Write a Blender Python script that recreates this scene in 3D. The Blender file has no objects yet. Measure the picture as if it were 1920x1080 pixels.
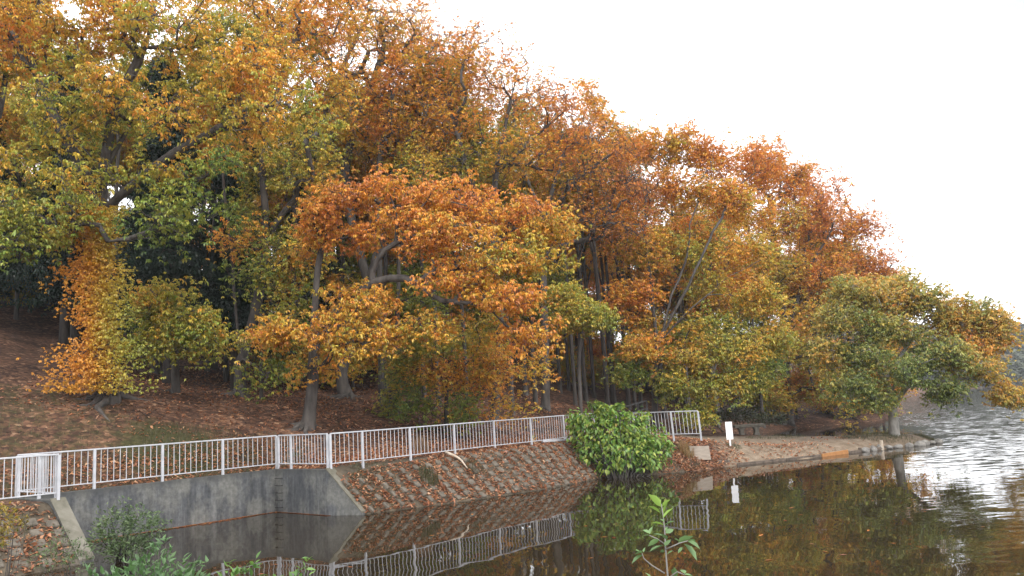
import bpy, math, random
import numpy as np
from mathutils import Matrix, Vector

scene = bpy.context.scene
COL = scene.collection
R = math.radians

# ------------------------------------------------------------------ camera
CAM_H = 3.0
PITCH, ROLL, FPX = R(8.403), R(-3.376), 1500.0
_f = np.array([0.0, math.cos(PITCH), math.sin(PITCH)])
_r = np.array([1.0, 0.0, 0.0])
_u = np.cross(_r, _f)
CR = math.cos(ROLL) * _r + math.sin(ROLL) * _u
CU = -math.sin(ROLL) * _r + math.cos(ROLL) * _u
camd = bpy.data.cameras.new('camera')
cam = bpy.data.objects.new('camera', camd)
COL.objects.link(cam)
camd.sensor_width = 36.0
camd.lens = FPX / 1920.0 * 36.0
camd.clip_start = 0.1
camd.clip_end = 3000.0
cam.matrix_world = Matrix(((CR[0], CU[0], -_f[0], 0), (CR[1], CU[1], -_f[1], 0),
                           (CR[2], CU[2], -_f[2], CAM_H), (0, 0, 0, 1)))
scene.camera = cam

def ray(u, v):
    return _f + CR * (u - 960) / FPX - CU * (v - 540) / FPX


# ------------------------------------------------------------------ sky (bright overcast), soft sun, exposure
SUN_EL, SUN_AZ = R(42), R(150)          # azimuth clockwise from +Y: behind the camera, to its right
world = bpy.data.worlds.new('World')
scene.world = world
world.use_nodes = True
wn, wl = world.node_tree.nodes, world.node_tree.links
wn.clear()
out = wn.new('ShaderNodeOutputWorld')
bg = wn.new('ShaderNodeBackground')
bg.inputs['Strength'].default_value = 0.1
sky = wn.new('ShaderNodeTexSky')
sky.sky_type = 'NISHITA'
sky.sun_disc = False
sky.sun_elevation = SUN_EL
sky.sun_rotation = SUN_AZ
sky.dust_density = 2.0
tc = wn.new('ShaderNodeTexCoord')
cn = wn.new('ShaderNodeTexNoise')
cn.inputs['Scale'].default_value = 2.2
cn.inputs['Detail'].default_value = 5
cr = wn.new('ShaderNodeValToRGB')
cr.color_ramp.elements[0].position = 0.30
cr.color_ramp.elements[0].color = (0.72, 0.72, 0.72, 1)
cr.color_ramp.elements[1].position = 0.50
cr.color_ramp.elements[1].color = (1, 1, 1, 1)
mx = wn.new('ShaderNodeMixRGB')
mx.inputs[2].default_value = (20.5, 20.8, 21.4, 1)   # the cloud sheet
wl.new(tc.outputs['Generated'], cn.inputs['Vector'])
wl.new(cn.outputs['Fac'], cr.inputs['Fac'])
nz_ = wn.new('ShaderNodeVectorMath'); nz_.operation = 'NORMALIZE'
dt_ = wn.new('ShaderNodeVectorMath'); dt_.operation = 'DOT_PRODUCT'
_td = ray(1930, -20); _td /= np.linalg.norm(_td)      # a thinner patch of cloud, high to the right
dt_.inputs[1].default_value = tuple(_td)
wl.new(tc.outputs['Generated'], nz_.inputs[0]); wl.new(nz_.outputs[0], dt_.inputs[0])
tp_ = wn.new('ShaderNodeMapRange'); tp_.inputs['From Min'].default_value = 0.975; tp_.inputs['From Max'].default_value = 1.0
tp_.inputs['To Min'].default_value = 1.0; tp_.inputs['To Max'].default_value = 0.32
tm_ = wn.new('ShaderNodeMath'); tm_.operation = 'MULTIPLY'
wl.new(dt_.outputs['Value'], tp_.inputs['Value']); wl.new(tp_.outputs[0], tm_.inputs[0]); wl.new(cr.outputs['Color'], tm_.inputs[1])
wl.new(tm_.outputs[0], mx.inputs[0])
wl.new(sky.outputs['Color'], mx.inputs[1])
wl.new(mx.outputs['Color'], bg.inputs['Color'])
wl.new(bg.outputs['Background'], out.inputs['Surface'])

sd_ = bpy.data.lights.new('sun', 'SUN')
sun = bpy.data.objects.new('sun', sd_)
COL.objects.link(sun)
sd_.energy = 1.5
sd_.angle = R(16)
sd_.color = (1.0, 0.96, 0.9)
_sv = Vector((math.sin(SUN_AZ) * math.cos(SUN_EL), math.cos(SUN_AZ) * math.cos(SUN_EL), math.sin(SUN_EL)))
sun.rotation_euler = _sv.to_track_quat('Z', 'Y').to_euler()

scene.view_settings.view_transform = 'Standard'
scene.view_settings.look = 'None'
scene.view_settings.exposure = 0.36
scene.view_settings.gamma = 1.0
cy = scene.cycles
cy.max_bounces = 7
cy.diffuse_bounces = 3
cy.glossy_bounces = 3
cy.transmission_bounces = 3
cy.transparent_max_bounces = 4
cy.caustics_reflective = False
cy.caustics_refractive = False
cy.use_denoising = True
try:
    cy.denoiser = 'OPENIMAGEDENOISE'
    cy.denoising_prefilter = 'ACCURATE'
except Exception:
    pass


# ------------------------------------------------------------------ helpers
def at(u, v, Y):
    """surveyed point: sight line (u, v) at distance Y ahead"""
    d = ray(u, v)
    return d * (Y / d[1]) + np.array([0, 0, CAM_H])


def on(u, v, z):
    d = ray(u, v)
    return d * ((z - CAM_H) / d[2]) + np.array([0, 0, CAM_H])


def tag(o, label=None, cat=None, group=None, kind=None):
    if label: o['label'] = label
    if cat: o['category'] = cat
    if group: o['group'] = group
    if kind: o['kind'] = kind
    return o


def link_mesh(name, verts, faces, mat, parent=None, smooth=False, attr=None, loc=None):
    """verts (N,3) array; faces: list of (M,k) int arrays"""
    me = bpy.data.meshes.new(name)
    verts = np.asarray(verts, dtype=np.float32)
    if not isinstance(faces, list):
        faces = [faces]
    faces = [np.asarray(f, dtype=np.int32) for f in faces if len(f)]
    nl = sum(f.size for f in faces)
    npoly = sum(len(f) for f in faces)
    me.vertices.add(len(verts))
    me.vertices.foreach_set('co', verts.ravel())
    me.loops.add(nl)
    me.loops.foreach_set('vertex_index', np.concatenate([f.ravel() for f in faces]))
    me.polygons.add(npoly)
    sizes = np.concatenate([np.full(len(f), f.shape[1], dtype=np.int32) for f in faces])
    starts = np.concatenate([[0], np.cumsum(sizes)[:-1]]).astype(np.int32)
    me.polygons.foreach_set('loop_start', starts)
    me.polygons.foreach_set('use_smooth', np.full(npoly, bool(smooth)))
    me.update(calc_edges=True)
    if attr:
        for an, av in attr.items():
            a = me.attributes.new(an, 'FLOAT_COLOR', 'POINT')
            av = np.asarray(av, dtype=np.float32)
            if av.shape[1] == 3:
                av = np.concatenate([av, np.ones((len(av), 1), np.float32)], 1)
            a.data.foreach_set('color', av.ravel())
    me.materials.append(mat)
    o = bpy.data.objects.new(name, me)
    COL.objects.link(o)
    if loc is not None: o.location = loc
    if parent is not None: o.parent = parent
    return o


def empty(name, loc=(0, 0, 0), rz=0.0):
    o = bpy.data.objects.new(name, None)
    o.empty_display_size = 0.2
    COL.objects.link(o)
    o.location = [float(c) for c in loc]
    o.rotation_euler = (0, 0, rz)
    return o


class MB:
    """collects shapes into one mesh"""
    def __init__(s):
        s.v, s.f, s.n = [], [], 0

    def add(s, v, f):
        s.v.append(np.asarray(v, float))
        s.f.append((np.asarray(f) + s.n))
        s.n += len(v)

    def frame_box(s, c, ax, ay, az, hx, hy, hz, bevel=0.0):
        c, ax, ay, az = (np.asarray(q, float) for q in (c, ax, ay, az))
        if bevel <= 0:
            p = np.array([[i, j, k] for k in (-1, 1) for j in (-1, 1) for i in (-1, 1)], float)
            v = c + (p[:, :1] * hx) * ax + (p[:, 1:2] * hy) * ay + (p[:, 2:] * hz) * az
            s.add(v, [[0, 2, 3, 1], [4, 5, 7, 6], [0, 1, 5, 4], [2, 6, 7, 3], [0, 4, 6, 2], [1, 3, 7, 5]])
        else:
            b = bevel
            prof = [(-hx + b, -hy), (hx - b, -hy), (hx, -hy + b), (hx, hy - b), (hx - b, hy), (-hx + b, hy), (-hx, hy - b), (-hx, -hy + b)]
            pin = [(x * (hx - b) / hx, y * (hy - b) / hy) for x, y in prof]
            rings = [(pin, -hz), (prof, -hz + b), (prof, hz - b), (pin, hz)]
            v = [c + x * ax + y * ay + z * az for pr, z in rings for x, y in pr]
            f = [[r_ * 8 + i, r_ * 8 + (i + 1) % 8, (r_ + 1) * 8 + (i + 1) % 8, (r_ + 1) * 8 + i] for r_ in range(3) for i in range(8)]
            for o_, rev in ((0, True), (24, False)):
                q = [[0, 1, 2, 3], [0, 3, 4, 7], [4, 5, 6, 7]]
                f += [[o_ + k for k in (t[::-1] if rev else t)] for t in q]
            s.add(v, f)

    def box(s, lo, hi, bevel=0.0):
        lo, hi = np.asarray(lo, float), np.asarray(hi, float)
        h = (hi - lo) / 2
        s.frame_box((lo + hi) / 2, (1, 0, 0), (0, 1, 0), (0, 0, 1), *h, bevel=bevel)

    def bar(s, a, b, w, h, bevel=0.0):
        """rectangular bar from a to b, w across (horizontal), h up"""
        a, b = np.asarray(a, float), np.asarray(b, float)
        d = b - a
        L = np.linalg.norm(d)
        d = d / L
        up = np.array([0, 0, 1.0]) if abs(d[2]) < 0.95 else np.array([0, 1.0, 0])
        sx = np.cross(d, up); sx /= np.linalg.norm(sx)
        uz = np.cross(sx, d)
        s.frame_box((a + b) / 2, sx, uz, d, w / 2, h / 2, L / 2, bevel)

    def tube(s, pts, rad, k=8, cap=True):
        pts = np.asarray(pts, float)
        rad = np.broadcast_to(np.asarray(rad, float), (len(pts),))
        v = []
        for i, p in enumerate(pts):
            d = pts[min(i + 1, len(pts) - 1)] - pts[max(i - 1, 0)]
            d = d / np.linalg.norm(d)
            ref = np.array([0.3, 0.9, 0.2]) if abs(d[2]) > 0.8 else np.array([0, 0, 1.0])
            a = np.cross(d, ref); a /= np.linalg.norm(a)
            b = np.cross(d, a)
            for j in range(k):
                t = 2 * math.pi * j / k
                v.append(p + rad[i] * (math.cos(t) * a + math.sin(t) * b))
        n = len(pts)
        f = [[i * k + j, i * k + (j + 1) % k, (i + 1) * k + (j + 1) % k, (i + 1) * k + j] for i in range(n - 1) for j in range(k)]
        if cap:
            v += [pts[0], pts[-1]]
            f += [[n * k, (j + 1) % k, j, j] for j in range(0)]
        base = s.n
        s.add(v, f)
        if cap:
            tr = [[n * k, (j + 1) % k, j] for j in range(k)] + [[n * k + 1, (n - 1) * k + j, (n - 1) * k + (j + 1) % k] for j in range(k)]
            s.f.append(np.array(tr) + base)

    def prism(s, poly, z0, z1):
        n = len(poly)
        v = [(x, y, z0) for x, y in poly] + [(x, y, z1) for x, y in poly]
        s.add(v, [[i, (i + 1) % n, n + (i + 1) % n, n + i] for i in range(n)])
        s.f.append(np.array([[n + i for i in range(n)]]) + s.n - 2 * n)

    def build(s, name, mat, parent=None, smooth=False):
        by = {}
        for f in s.f:
            if len(f): by.setdefault(f.shape[1], []).append(f)
        V = np.concatenate(s.v)
        if parent is not None:
            V = V - np.array(parent.location)
        return link_mesh(name, V, [np.concatenate(a) for a in by.values()], mat, parent, smooth)


def noise3(P, seed, scale):
    """cheap smooth value noise in about [-1, 1] (sum of sines)"""
    rg = np.random.default_rng(seed)
    P = np.asarray(P, float) / scale
    o = np.zeros(len(P))
    for k in range(6):
        d = rg.normal(size=P.shape[1]); d /= np.linalg.norm(d)
        o += np.sin(P @ d * (2.2 + 1.1 * k) + rg.uniform(0, 6.28)) / (1 + 0.45 * k)
    return o / 2.6


# ------------------------------------------------------------------ materials
def new_mat(name):
    m = bpy.data.materials.new(name)
    m.use_nodes = True
    nt = m.node_tree
    b = nt.nodes.get('Principled BSDF')
    return m, nt.nodes, nt.links, b


def ramp(nodes, stops):
    n = nodes.new('ShaderNodeValToRGB')
    e = n.color_ramp.elements
    while len(e) > 1: e.remove(e[-1])
    e[0].position, e[0].color = stops[0][0], (*stops[0][1], 1)
    for p, c in stops[1:]:
        k = e.new(p); k.color = (*c, 1)
    return n


def tex_noise(nodes, links, scale, detail=4, rough=0.55, coord='Object', stretch=None):
    t = nodes.new('ShaderNodeTexCoord')
    n = nodes.new('ShaderNodeTexNoise')
    n.inputs['Scale'].default_value = scale
    n.inputs['Detail'].default_value = detail
    n.inputs['Roughness'].default_value = rough
    if stretch:
        mp = nodes.new('ShaderNodeMapping')
        mp.inputs['Scale'].default_value = stretch
        links.new(t.outputs[coord], mp.inputs['Vector'])
        links.new(mp.outputs['Vector'], n.inputs['Vector'])
    else:
        links.new(t.outputs[coord], n.inputs['Vector'])
    return n


def mixc(nodes, links, fac, a, b, mode='MIX'):
    m = nodes.new('ShaderNodeMixRGB')
    m.blend_type = mode
    for i, q in ((0, fac), (1, a), (2, b)):
        if isinstance(q, (int, float)): m.inputs[i].default_value = q
        elif isinstance(q, tuple): m.inputs[i].default_value = (*q, 1)
        else: links.new(q, m.inputs[i])
    return m.outputs[0]


def simple_mat(name, c1, c2, scale=8, rough=0.7, detail=5, stretch=None, bump=0.0):
    m, n, l, b = new_mat(name)
    t = tex_noise(n, l, scale, detail, 0.6, stretch=stretch)
    rp = ramp(n, [(0.3, c1), (0.7, c2)])
    l.new(t.outputs['Fac'], rp.inputs['Fac'])
    l.new(rp.outputs['Color'], b.inputs['Base Color'])
    b.inputs['Roughness'].default_value = rough
    if bump:
        bp = n.new('ShaderNodeBump')
        bp.inputs['Strength'].default_value = bump
        bp.inputs['Distance'].default_value = 0.02
        l.new(t.outputs['Fac'], bp.inputs['Height'])
        l.new(bp.outputs['Normal'], b.inputs['Normal'])
    return m


def leaf_mat(name, trans=0.34, gloss=0.04):
    m, n, l, b = new_mat(name)
    a = n.new('ShaderNodeAttribute'); a.attribute_name = 'tint'
    oi = n.new('ShaderNodeObjectInfo')
    c = mixc(n, l, 1.0, a.outputs['Color'], oi.outputs['Color'], 'MULTIPLY')
    d = n.new('ShaderNodeBsdfDiffuse')
    t = n.new('ShaderNodeBsdfTranslucent')
    g = n.new('ShaderNodeBsdfGlossy'); g.inputs['Roughness'].default_value = 0.45
    g.inputs['Color'].default_value = (0.9, 0.9, 0.9, 1)
    m1 = n.new('ShaderNodeMixShader'); m1.inputs[0].default_value = trans
    m2 = n.new('ShaderNodeMixShader'); m2.inputs[0].default_value = gloss
    l.new(c, d.inputs['Color']); l.new(c, t.inputs['Color'])
    l.new(d.outputs[0], m1.inputs[1]); l.new(t.outputs[0], m1.inputs[2])
    l.new(m1.outputs[0], m2.inputs[1]); l.new(g.outputs[0], m2.inputs[2])
    l.new(m2.outputs[0], n['Material Output'].inputs['Surface'])
    return m


M = {}
M['leaf'] = leaf_mat('leaf')
M['bark'] = simple_mat('bark', (0.030, 0.025, 0.022), (0.110, 0.095, 0.084), 5, 0.9, 6, (1, 1, 0.25), 0.6)
M['pale_bark'] = simple_mat('pale_bark', (0.15, 0.14, 0.125), (0.34, 0.32, 0.29), 6, 0.9, 6, (1, 1, 0.35), 0.5)
M['white_paint'] = simple_mat('white_paint', (0.37, 0.375, 0.40), (0.53, 0.535, 0.56), 3, 0.5)
M['dark_metal'] = simple_mat('dark_metal', (0.016, 0.015, 0.015), (0.035, 0.032, 0.03), 6, 0.9)
M['board'] = simple_mat('weathered_board', (0.20, 0.16, 0.125), (0.31, 0.26, 0.21), 3, 0.8, 6, (1, 1, 4))
M['old_wood'] = simple_mat('old_wood', (0.05, 0.038, 0.03), (0.17, 0.13, 0.10), 6, 0.9, 6, (1, 1, 1))
M['orange_board'] = simple_mat('orange_board', (0.28, 0.12, 0.035), (0.42, 0.19, 0.06), 6, 0.6)
M['sign_white'] = simple_mat('sign_white', (0.80, 0.80, 0.82), (0.9, 0.9, 0.91), 2, 0.4)
M['pale_stick'] = simple_mat('pale_stick', (0.35, 0.27, 0.2), (0.6, 0.52, 0.42), 5, 0.85)
M['stone'] = simple_mat('stone', (0.12, 0.11, 0.10), (0.32, 0.30, 0.27), 4, 0.9, 6, None, 0.5)
M['bench_stone'] = simple_mat('bench_stone', (0.11, 0.10, 0.08), (0.24, 0.22, 0.185), 5, 0.9, 6, None, 0.3)
M['block'] = simple_mat('block_concrete', (0.06, 0.050, 0.037), (0.165, 0.140, 0.110), 4.5, 0.95, 7, None, 0.5)


def concrete_mat():
    m, n, l, b = new_mat('stained_concrete')
    t1 = tex_noise(n, l, 2.2, 7, 0.68, stretch=(1.9, 1.9, 0.17))       # runs down the wall
    t2 = tex_noise(n, l, 1.1, 6, 0.68, stretch=(1, 1, 0.7))          # pale patches
    t3 = tex_noise(n, l, 9, 5, 0.6)
    c = ramp(n, [(0.26, (0.026, 0.028, 0.031)), (0.5, (0.078, 0.081, 0.086)), (0.76, (0.195, 0.197, 0.195))])
    l.new(t1.outputs['Fac'], c.inputs['Fac'])
    r2 = ramp(n, [(0.46, (0, 0, 0)), (0.60, (1, 1, 1))])
    l.new(t2.outputs['Fac'], r2.inputs['Fac'])
    q = n.new('ShaderNodeMath'); q.operation = 'MULTIPLY'; q.inputs[1].default_value = 0.62
    l.new(r2.outputs['Color'], q.inputs[0])
    c2 = mixc(n, l, q.outputs[0], c.outputs['Color'], (0.195, 0.190, 0.168))
    r3 = ramp(n, [(0.35, (0.72, 0.72, 0.72)), (0.65, (1.12, 1.12, 1.12))])
    l.new(t3.outputs['Fac'], r3.inputs['Fac'])
    c3 = mixc(n, l, 1.0, c2, r3.outputs['Color'], 'MULTIPLY')
    # algae and dirt staining: a ragged dark band under the coping and at the water line
    tcn = n.new('ShaderNodeTexCoord')
    sx = n.new('ShaderNodeSeparateXYZ'); l.new(tcn.outputs['Object'], sx.inputs[0])
    ad = n.new('ShaderNodeMath'); ad.operation = 'MULTIPLY_ADD'; ad.inputs[1].default_value = 0.9
    l.new(t1.outputs['Fac'], ad.inputs[0]); l.new(sx.outputs['Z'], ad.inputs[2])
    rz = ramp(n, [(0.0, (1, 1, 1)), (0.12, (0, 0, 0)), (0.80, (0, 0, 0)), (0.95, (1, 1, 1))])
    mr = n.new('ShaderNodeMapRange'); mr.inputs['From Min'].default_value = 0.3; mr.inputs['From Max'].default_value = 1.95
    l.new(ad.outputs[0], mr.inputs['Value']); l.new(mr.outputs[0], rz.inputs['Fac'])
    q2 = n.new('ShaderNodeMath'); q2.operation = 'MULTIPLY'; q2.inputs[1].default_value = 0.7
    l.new(rz.outputs['Color'], q2.inputs[0])
    c4 = mixc(n, l, q2.outputs[0], c3, (0.05, 0.05, 0.045))
    l.new(c4, b.inputs['Base Color'])
    b.inputs['Roughness'].default_value = 0.85
    bp = n.new('ShaderNodeBump'); bp.inputs['Strength'].default_value = 0.3; bp.inputs['Distance'].default_value = 0.02
    l.new(t3.outputs['Fac'], bp.inputs['Height']); l.new(bp.outputs['Normal'], b.inputs['Normal'])
    return m


M['concrete'] = concrete_mat()
M['coping'] = simple_mat('mossy_coping', (0.075, 0.068, 0.045), (0.20, 0.185, 0.15), 2.5, 0.9, 6, None, 0.4)


def ground_mat():
    m, n, l, b = new_mat('ground')
    z = n.new('ShaderNodeAttribute'); z.attribute_name = 'zone'      # R grass, G bare dirt
    t = n.new('ShaderNodeTexCoord')
    v = n.new('ShaderNodeTexVoronoi'); v.inputs['Scale'].default_value = 9.0
    l.new(t.outputs['Object'], v.inputs['Vector'])
    v2 = n.new('ShaderNodeTexVoronoi'); v2.inputs['Scale'].default_value = 5.2
    l.new(t.outputs['Object'], v2.inputs['Vector'])
    sp = n.new('ShaderNodeSeparateColor'); l.new(v.outputs['Color'], sp.inputs[0])
    sp2 = n.new('ShaderNodeSeparateColor'); l.new(v2.outputs['Color'], sp2.inputs[0])
    av = n.new('ShaderNodeMath'); av.operation = 'MULTIPLY_ADD'; av.inputs[1].default_value = 0.55
    l.new(sp.outputs[0], av.inputs[0])
    h = n.new('ShaderNodeMath'); h.operation = 'MULTIPLY'; h.inputs[1].default_value = 0.45
    l.new(sp2.outputs[0], h.inputs[0]); l.new(h.outputs[0], av.inputs[2])
    lit = ramp(n, [(0.05, (0.035, 0.021, 0.016)), (0.4, (0.085, 0.046, 0.031)), (0.66, (0.15, 0.080, 0.050)),
                   (0.86, (0.25, 0.135, 0.080)), (0.97, (0.40, 0.26, 0.165))])
    l.new(av.outputs[0], lit.inputs['Fac'])
    big = tex_noise(n, l, 0.5, 5, 0.6)
    rb = ramp(n, [(0.3, (0.42, 0.43, 0.45)), (0.5, (0.78, 0.77, 0.77)), (0.7, (1.08, 1.06, 1.04))])
    l.new(big.outputs['Fac'], rb.inputs['Fac'])
    litter = mixc(n, l, 1.0, lit.outputs['Color'], rb.outputs['Color'], 'MULTIPLY')
    gn = tex_noise(n, l, 7, 6, 0.7)
    gr = ramp(n, [(0.3, (0.024, 0.022, 0.010)), (0.55, (0.055, 0.052, 0.021)), (0.75, (0.11, 0.092, 0.045))])
    l.new(gn.outputs['Fac'], gr.inputs['Fac'])
    dn = tex_noise(n, l, 3, 8, 0.65)
    dr = ramp(n, [(0.3, (0.12, 0.088, 0.060)), (0.55, (0.21, 0.160, 0.114)), (0.75, (0.31, 0.255, 0.195))])
    l.new(dn.outputs['Fac'], dr.inputs['Fac'])
    zs = n.new('ShaderNodeSeparateColor'); l.new(z.outputs['Color'], zs.inputs[0])
    brk = tex_noise(n, l, 2.4, 6, 0.7)

    def masked(sock, lo, hi):
        a = n.new('ShaderNodeMath'); a.operation = 'MULTIPLY_ADD'; a.inputs[1].default_value = 1.0
        s_ = n.new('ShaderNodeMath'); s_.operation = 'SUBTRACT'; s_.inputs[1].default_value = 0.5
        l.new(brk.outputs['Fac'], s_.inputs[0])
        l.new(sock, a.inputs[0]); l.new(s_.outputs[0], a.inputs[2])
        mr = n.new('ShaderNodeMapRange'); mr.inputs['From Min'].default_value = lo; mr.inputs['From Max'].default_value = hi
        l.new(a.outputs[0], mr.inputs['Value'])
        return mr.outputs[0]
    c = mixc(n, l, masked(zs.outputs[0], 0.35, 0.65), litter, gr.outputs['Color'])
    c = mixc(n, l, masked(zs.outputs[1], 0.40, 0.60), c, dr.outputs['Color'])
    sr = ramp(n, [(0.3, (0.045, 0.036, 0.026)), (0.55, (0.095, 0.075, 0.053)), (0.75, (0.15, 0.12, 0.085))])
    l.new(dn.outputs['Fac'], sr.inputs['Fac'])
    c = mixc(n, l, masked(zs.outputs[2], 0.40, 0.60), c, sr.outputs['Color'])
    l.new(c, b.inputs['Base Color'])
    b.inputs['Roughness'].default_value = 0.95
    b.inputs['Specular IOR Level'].default_value = 0.15
    bp = n.new('ShaderNodeBump'); bp.inputs['Strength'].default_value = 0.7; bp.inputs['Distance'].default_value = 0.06
    l.new(av.outputs[0], bp.inputs['Height']); l.new(bp.outputs['Normal'], b.inputs['Normal'])
    return m


M['ground'] = ground_mat()


def water_mat():
    m, n, l, b = new_mat('pond_water')
    b.inputs['Base Color'].default_value = (0.022, 0.016, 0.009, 1)
    b.inputs['Roughness'].default_value = 0.02
    b.inputs['IOR'].default_value = 1.333
    g = n.new('ShaderNodeNewGeometry')

    def wave(scale, stretch, slope, detail=2.0):
        mp = n.new('ShaderNodeMapping'); mp.inputs['Scale'].default_value = stretch
        mp.inputs['Rotation'].default_value = (0, 0, 0.25)
        t = n.new('ShaderNodeTexNoise'); t.inputs['Scale'].default_value = scale; t.inputs['Detail'].default_value = detail
        l.new(g.outputs['Position'], mp.inputs['Vector']); l.new(mp.outputs['Vector'], t.inputs['Vector'])
        s_ = n.new('ShaderNodeVectorMath'); s_.operation = 'SUBTRACT'; s_.inputs[1].default_value = (0.5, 0.5, 0.5)
        l.new(t.outputs['Color'], s_.inputs[0])
        k = n.new('ShaderNodeVectorMath'); k.operation = 'MULTIPLY'; k.inputs[1].default_value = (slope[0], slope[1], 0)
        l.new(s_.outputs[0], k.inputs[0])
        return k
    w1 = wave(0.95, (0.8, 1.3, 1), (0.042, 0.012))
    w2 = wave(3.4, (0.42, 1.2, 1), (0.17, 0.20), 3)
    # breeze: ripples only in patches and mostly out on the open lake to the right
    mk = n.new('ShaderNodeTexNoise'); mk.inputs['Scale'].default_value = 0.09; mk.inputs['Detail'].default_value = 3
    mm = n.new('ShaderNodeMapping'); mm.inputs['Scale'].default_value = (0.6, 1.6, 1)
    l.new(g.outputs['Position'], mm.inputs['Vector']); l.new(mm.outputs['Vector'], mk.inputs['Vector'])
    sx = n.new('ShaderNodeSeparateXYZ'); l.new(g.outputs['Position'], sx.inputs[0])
    xr = n.new('ShaderNodeMapRange'); xr.inputs['From Min'].default_value = -2.0; xr.inputs['From Max'].default_value = 3.0
    xr.inputs['To Min'].default_value = -0.30; xr.inputs['To Max'].default_value = 0.30
    sh = n.new('ShaderNodeMath'); sh.operation = 'MULTIPLY_ADD'; sh.inputs[1].default_value = -0.46      # lee line of the spit
    l.new(sx.outputs['Y'], sh.inputs[0]); l.new(sx.outputs['X'], sh.inputs[2]); l.new(sh.outputs[0], xr.inputs['Value'])
    ad = n.new('ShaderNodeMath'); ad.operation = 'ADD'
    l.new(mk.outputs['Fac'], ad.inputs[0]); l.new(xr.outputs[0], ad.inputs[1])
    mr = n.new('ShaderNodeMapRange'); mr.inputs['From Min'].default_value = 0.42; mr.inputs['From Max'].default_value = 0.78
    mr.inputs['To Min'].default_value = 0.03
    fr_ = n.new('ShaderNodeMapRange'); fr_.inputs['From Min'].default_value = 46; fr_.inputs['From Max'].default_value = 75; fr_.inputs['To Max'].default_value = 0.4
    l.new(sx.outputs['Y'], fr_.inputs['Value'])
    a9 = n.new('ShaderNodeMath'); a9.operation = 'ADD'
    l.new(ad.outputs[0], a9.inputs[0]); l.new(fr_.outputs[0], a9.inputs[1]); l.new(a9.outputs[0], mr.inputs['Value'])
    rr = n.new('ShaderNodeMath'); rr.operation = 'MULTIPLY_ADD'; rr.inputs[1].default_value = 0.02; rr.inputs[2].default_value = 0.015
    l.new(mr.outputs[0], rr.inputs[0]); l.new(rr.outputs[0], b.inputs['Roughness'])
    w2m = n.new('ShaderNodeVectorMath'); w2m.operation = 'SCALE'
    l.new(w2.outputs[0], w2m.inputs[0]); l.new(mr.outputs[0], w2m.inputs['Scale'])
    a1 = n.new('ShaderNodeVectorMath'); a1.operation = 'ADD'
    l.new(w1.outputs[0], a1.inputs[0]); l.new(w2m.outputs[0], a1.inputs[1])
    a2 = n.new('ShaderNodeVectorMath'); a2.operation = 'ADD'; a2.inputs[1].default_value = (0, 0, 1)
    l.new(a1.outputs[0], a2.inputs[0])
    nn = n.new('ShaderNodeVectorMath'); nn.operation = 'NORMALIZE'
    l.new(a2.outputs[0], nn.inputs[0])
    l.new(nn.outputs[0], b.inputs['Normal'])
    return m


M['water'] = water_mat()

# ------------------------------------------------------------------ the lie of the land
FZ = 1.386                                    # level of the fence line above the water
BL, BR = np.array([-13.15, 21.6]), np.array([-8.25, 27.25])     # back corners of the inlet
FL, FR = np.array([-11.33, 20.2]), np.array([-6.1, 25.4])       # front corners of the inlet
WL, WR = np.array([-10.05, 19.2]), np.array([-4.95, 25.0])      # feet of the sloping wing walls
BANK = [(-6.1, 25.4), (-5.13, 26.3), (-3.8, 27.87), (-2.42, 29.62), (-1.02, 31.35), (0.42, 32.8), (1.86, 34.8)]
BANK_R = [(3.5, 36.6), (5.0, 35.5), (6.38, 34.05), (7.42, 33.6)]
FOOT = [(-4.9, 25.1), (-4.0, 25.75), (-2.48, 26.7), (-0.42, 28.3), (1.53, 30.2), (3.2, 32.4)]

# land outline (main land), anticlockwise; the inlet is cut out of it further down
LAND = [(-60, -12), (-40, 6), (-22, 9.5), (-14.6, 14.2), (-11.2, 17.6), tuple(WL)] + FOOT + \
       [(5.4, 32.4), (7.6, 33.3), (9.0, 34.4), (10.8, 35.3), (12.5, 35.7), (14.5, 37.0), (16.8, 38.2), (18.8, 39.0),
        (20.6, 40.2), (21.0, 41.2), (19.6, 42.3), (17.2, 43.4), (14.5, 46.5), (12.4, 49.5), (14.5, 55), (18.5, 60.5), (22, 65),
        (26, 66), (30, 68.5), (34, 73), (40, 84), (47, 100), (52, 125), (70, 170), (110, 240), (150, 268), (220, 285),
        (330, 300), (460, 330), (460, 520), (-420, 520), (-420, -12)]
NEAR = [(-60, -60), (60, -60), (60, -2), (14, 4.5), (7, 6.6), (0, 7.4), (-6, 8.6), (-12, 10.6), (-22, 9.8), (-60, 4)]


def poly_sd(P, poly):
    """signed distance, positive inside"""
    P = np.asarray(P, float)
    n = len(poly)
    d = np.full(len(P), 1e9)
    ins = np.zeros(len(P), bool)
    for i in range(n):
        a, b = np.array(poly[i], float), np.array(poly[(i + 1) % n], float)
        e = b - a
        w = P - a
        t = np.clip((w @ e) / max(e @ e, 1e-9), 0, 1)
        d = np.minimum(d, np.hypot(*(w - t[:, None] * e).T))
        c = (a[1] > P[:, 1]) != (b[1] > P[:, 1])
        if abs(b[1] - a[1]) > 1e-12:
            ins ^= c & (P[:, 0] < (b[0] - a[0]) * (P[:, 1] - a[1]) / (b[1] - a[1]) + a[0])
    return np.where(ins, d, -d)


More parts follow.
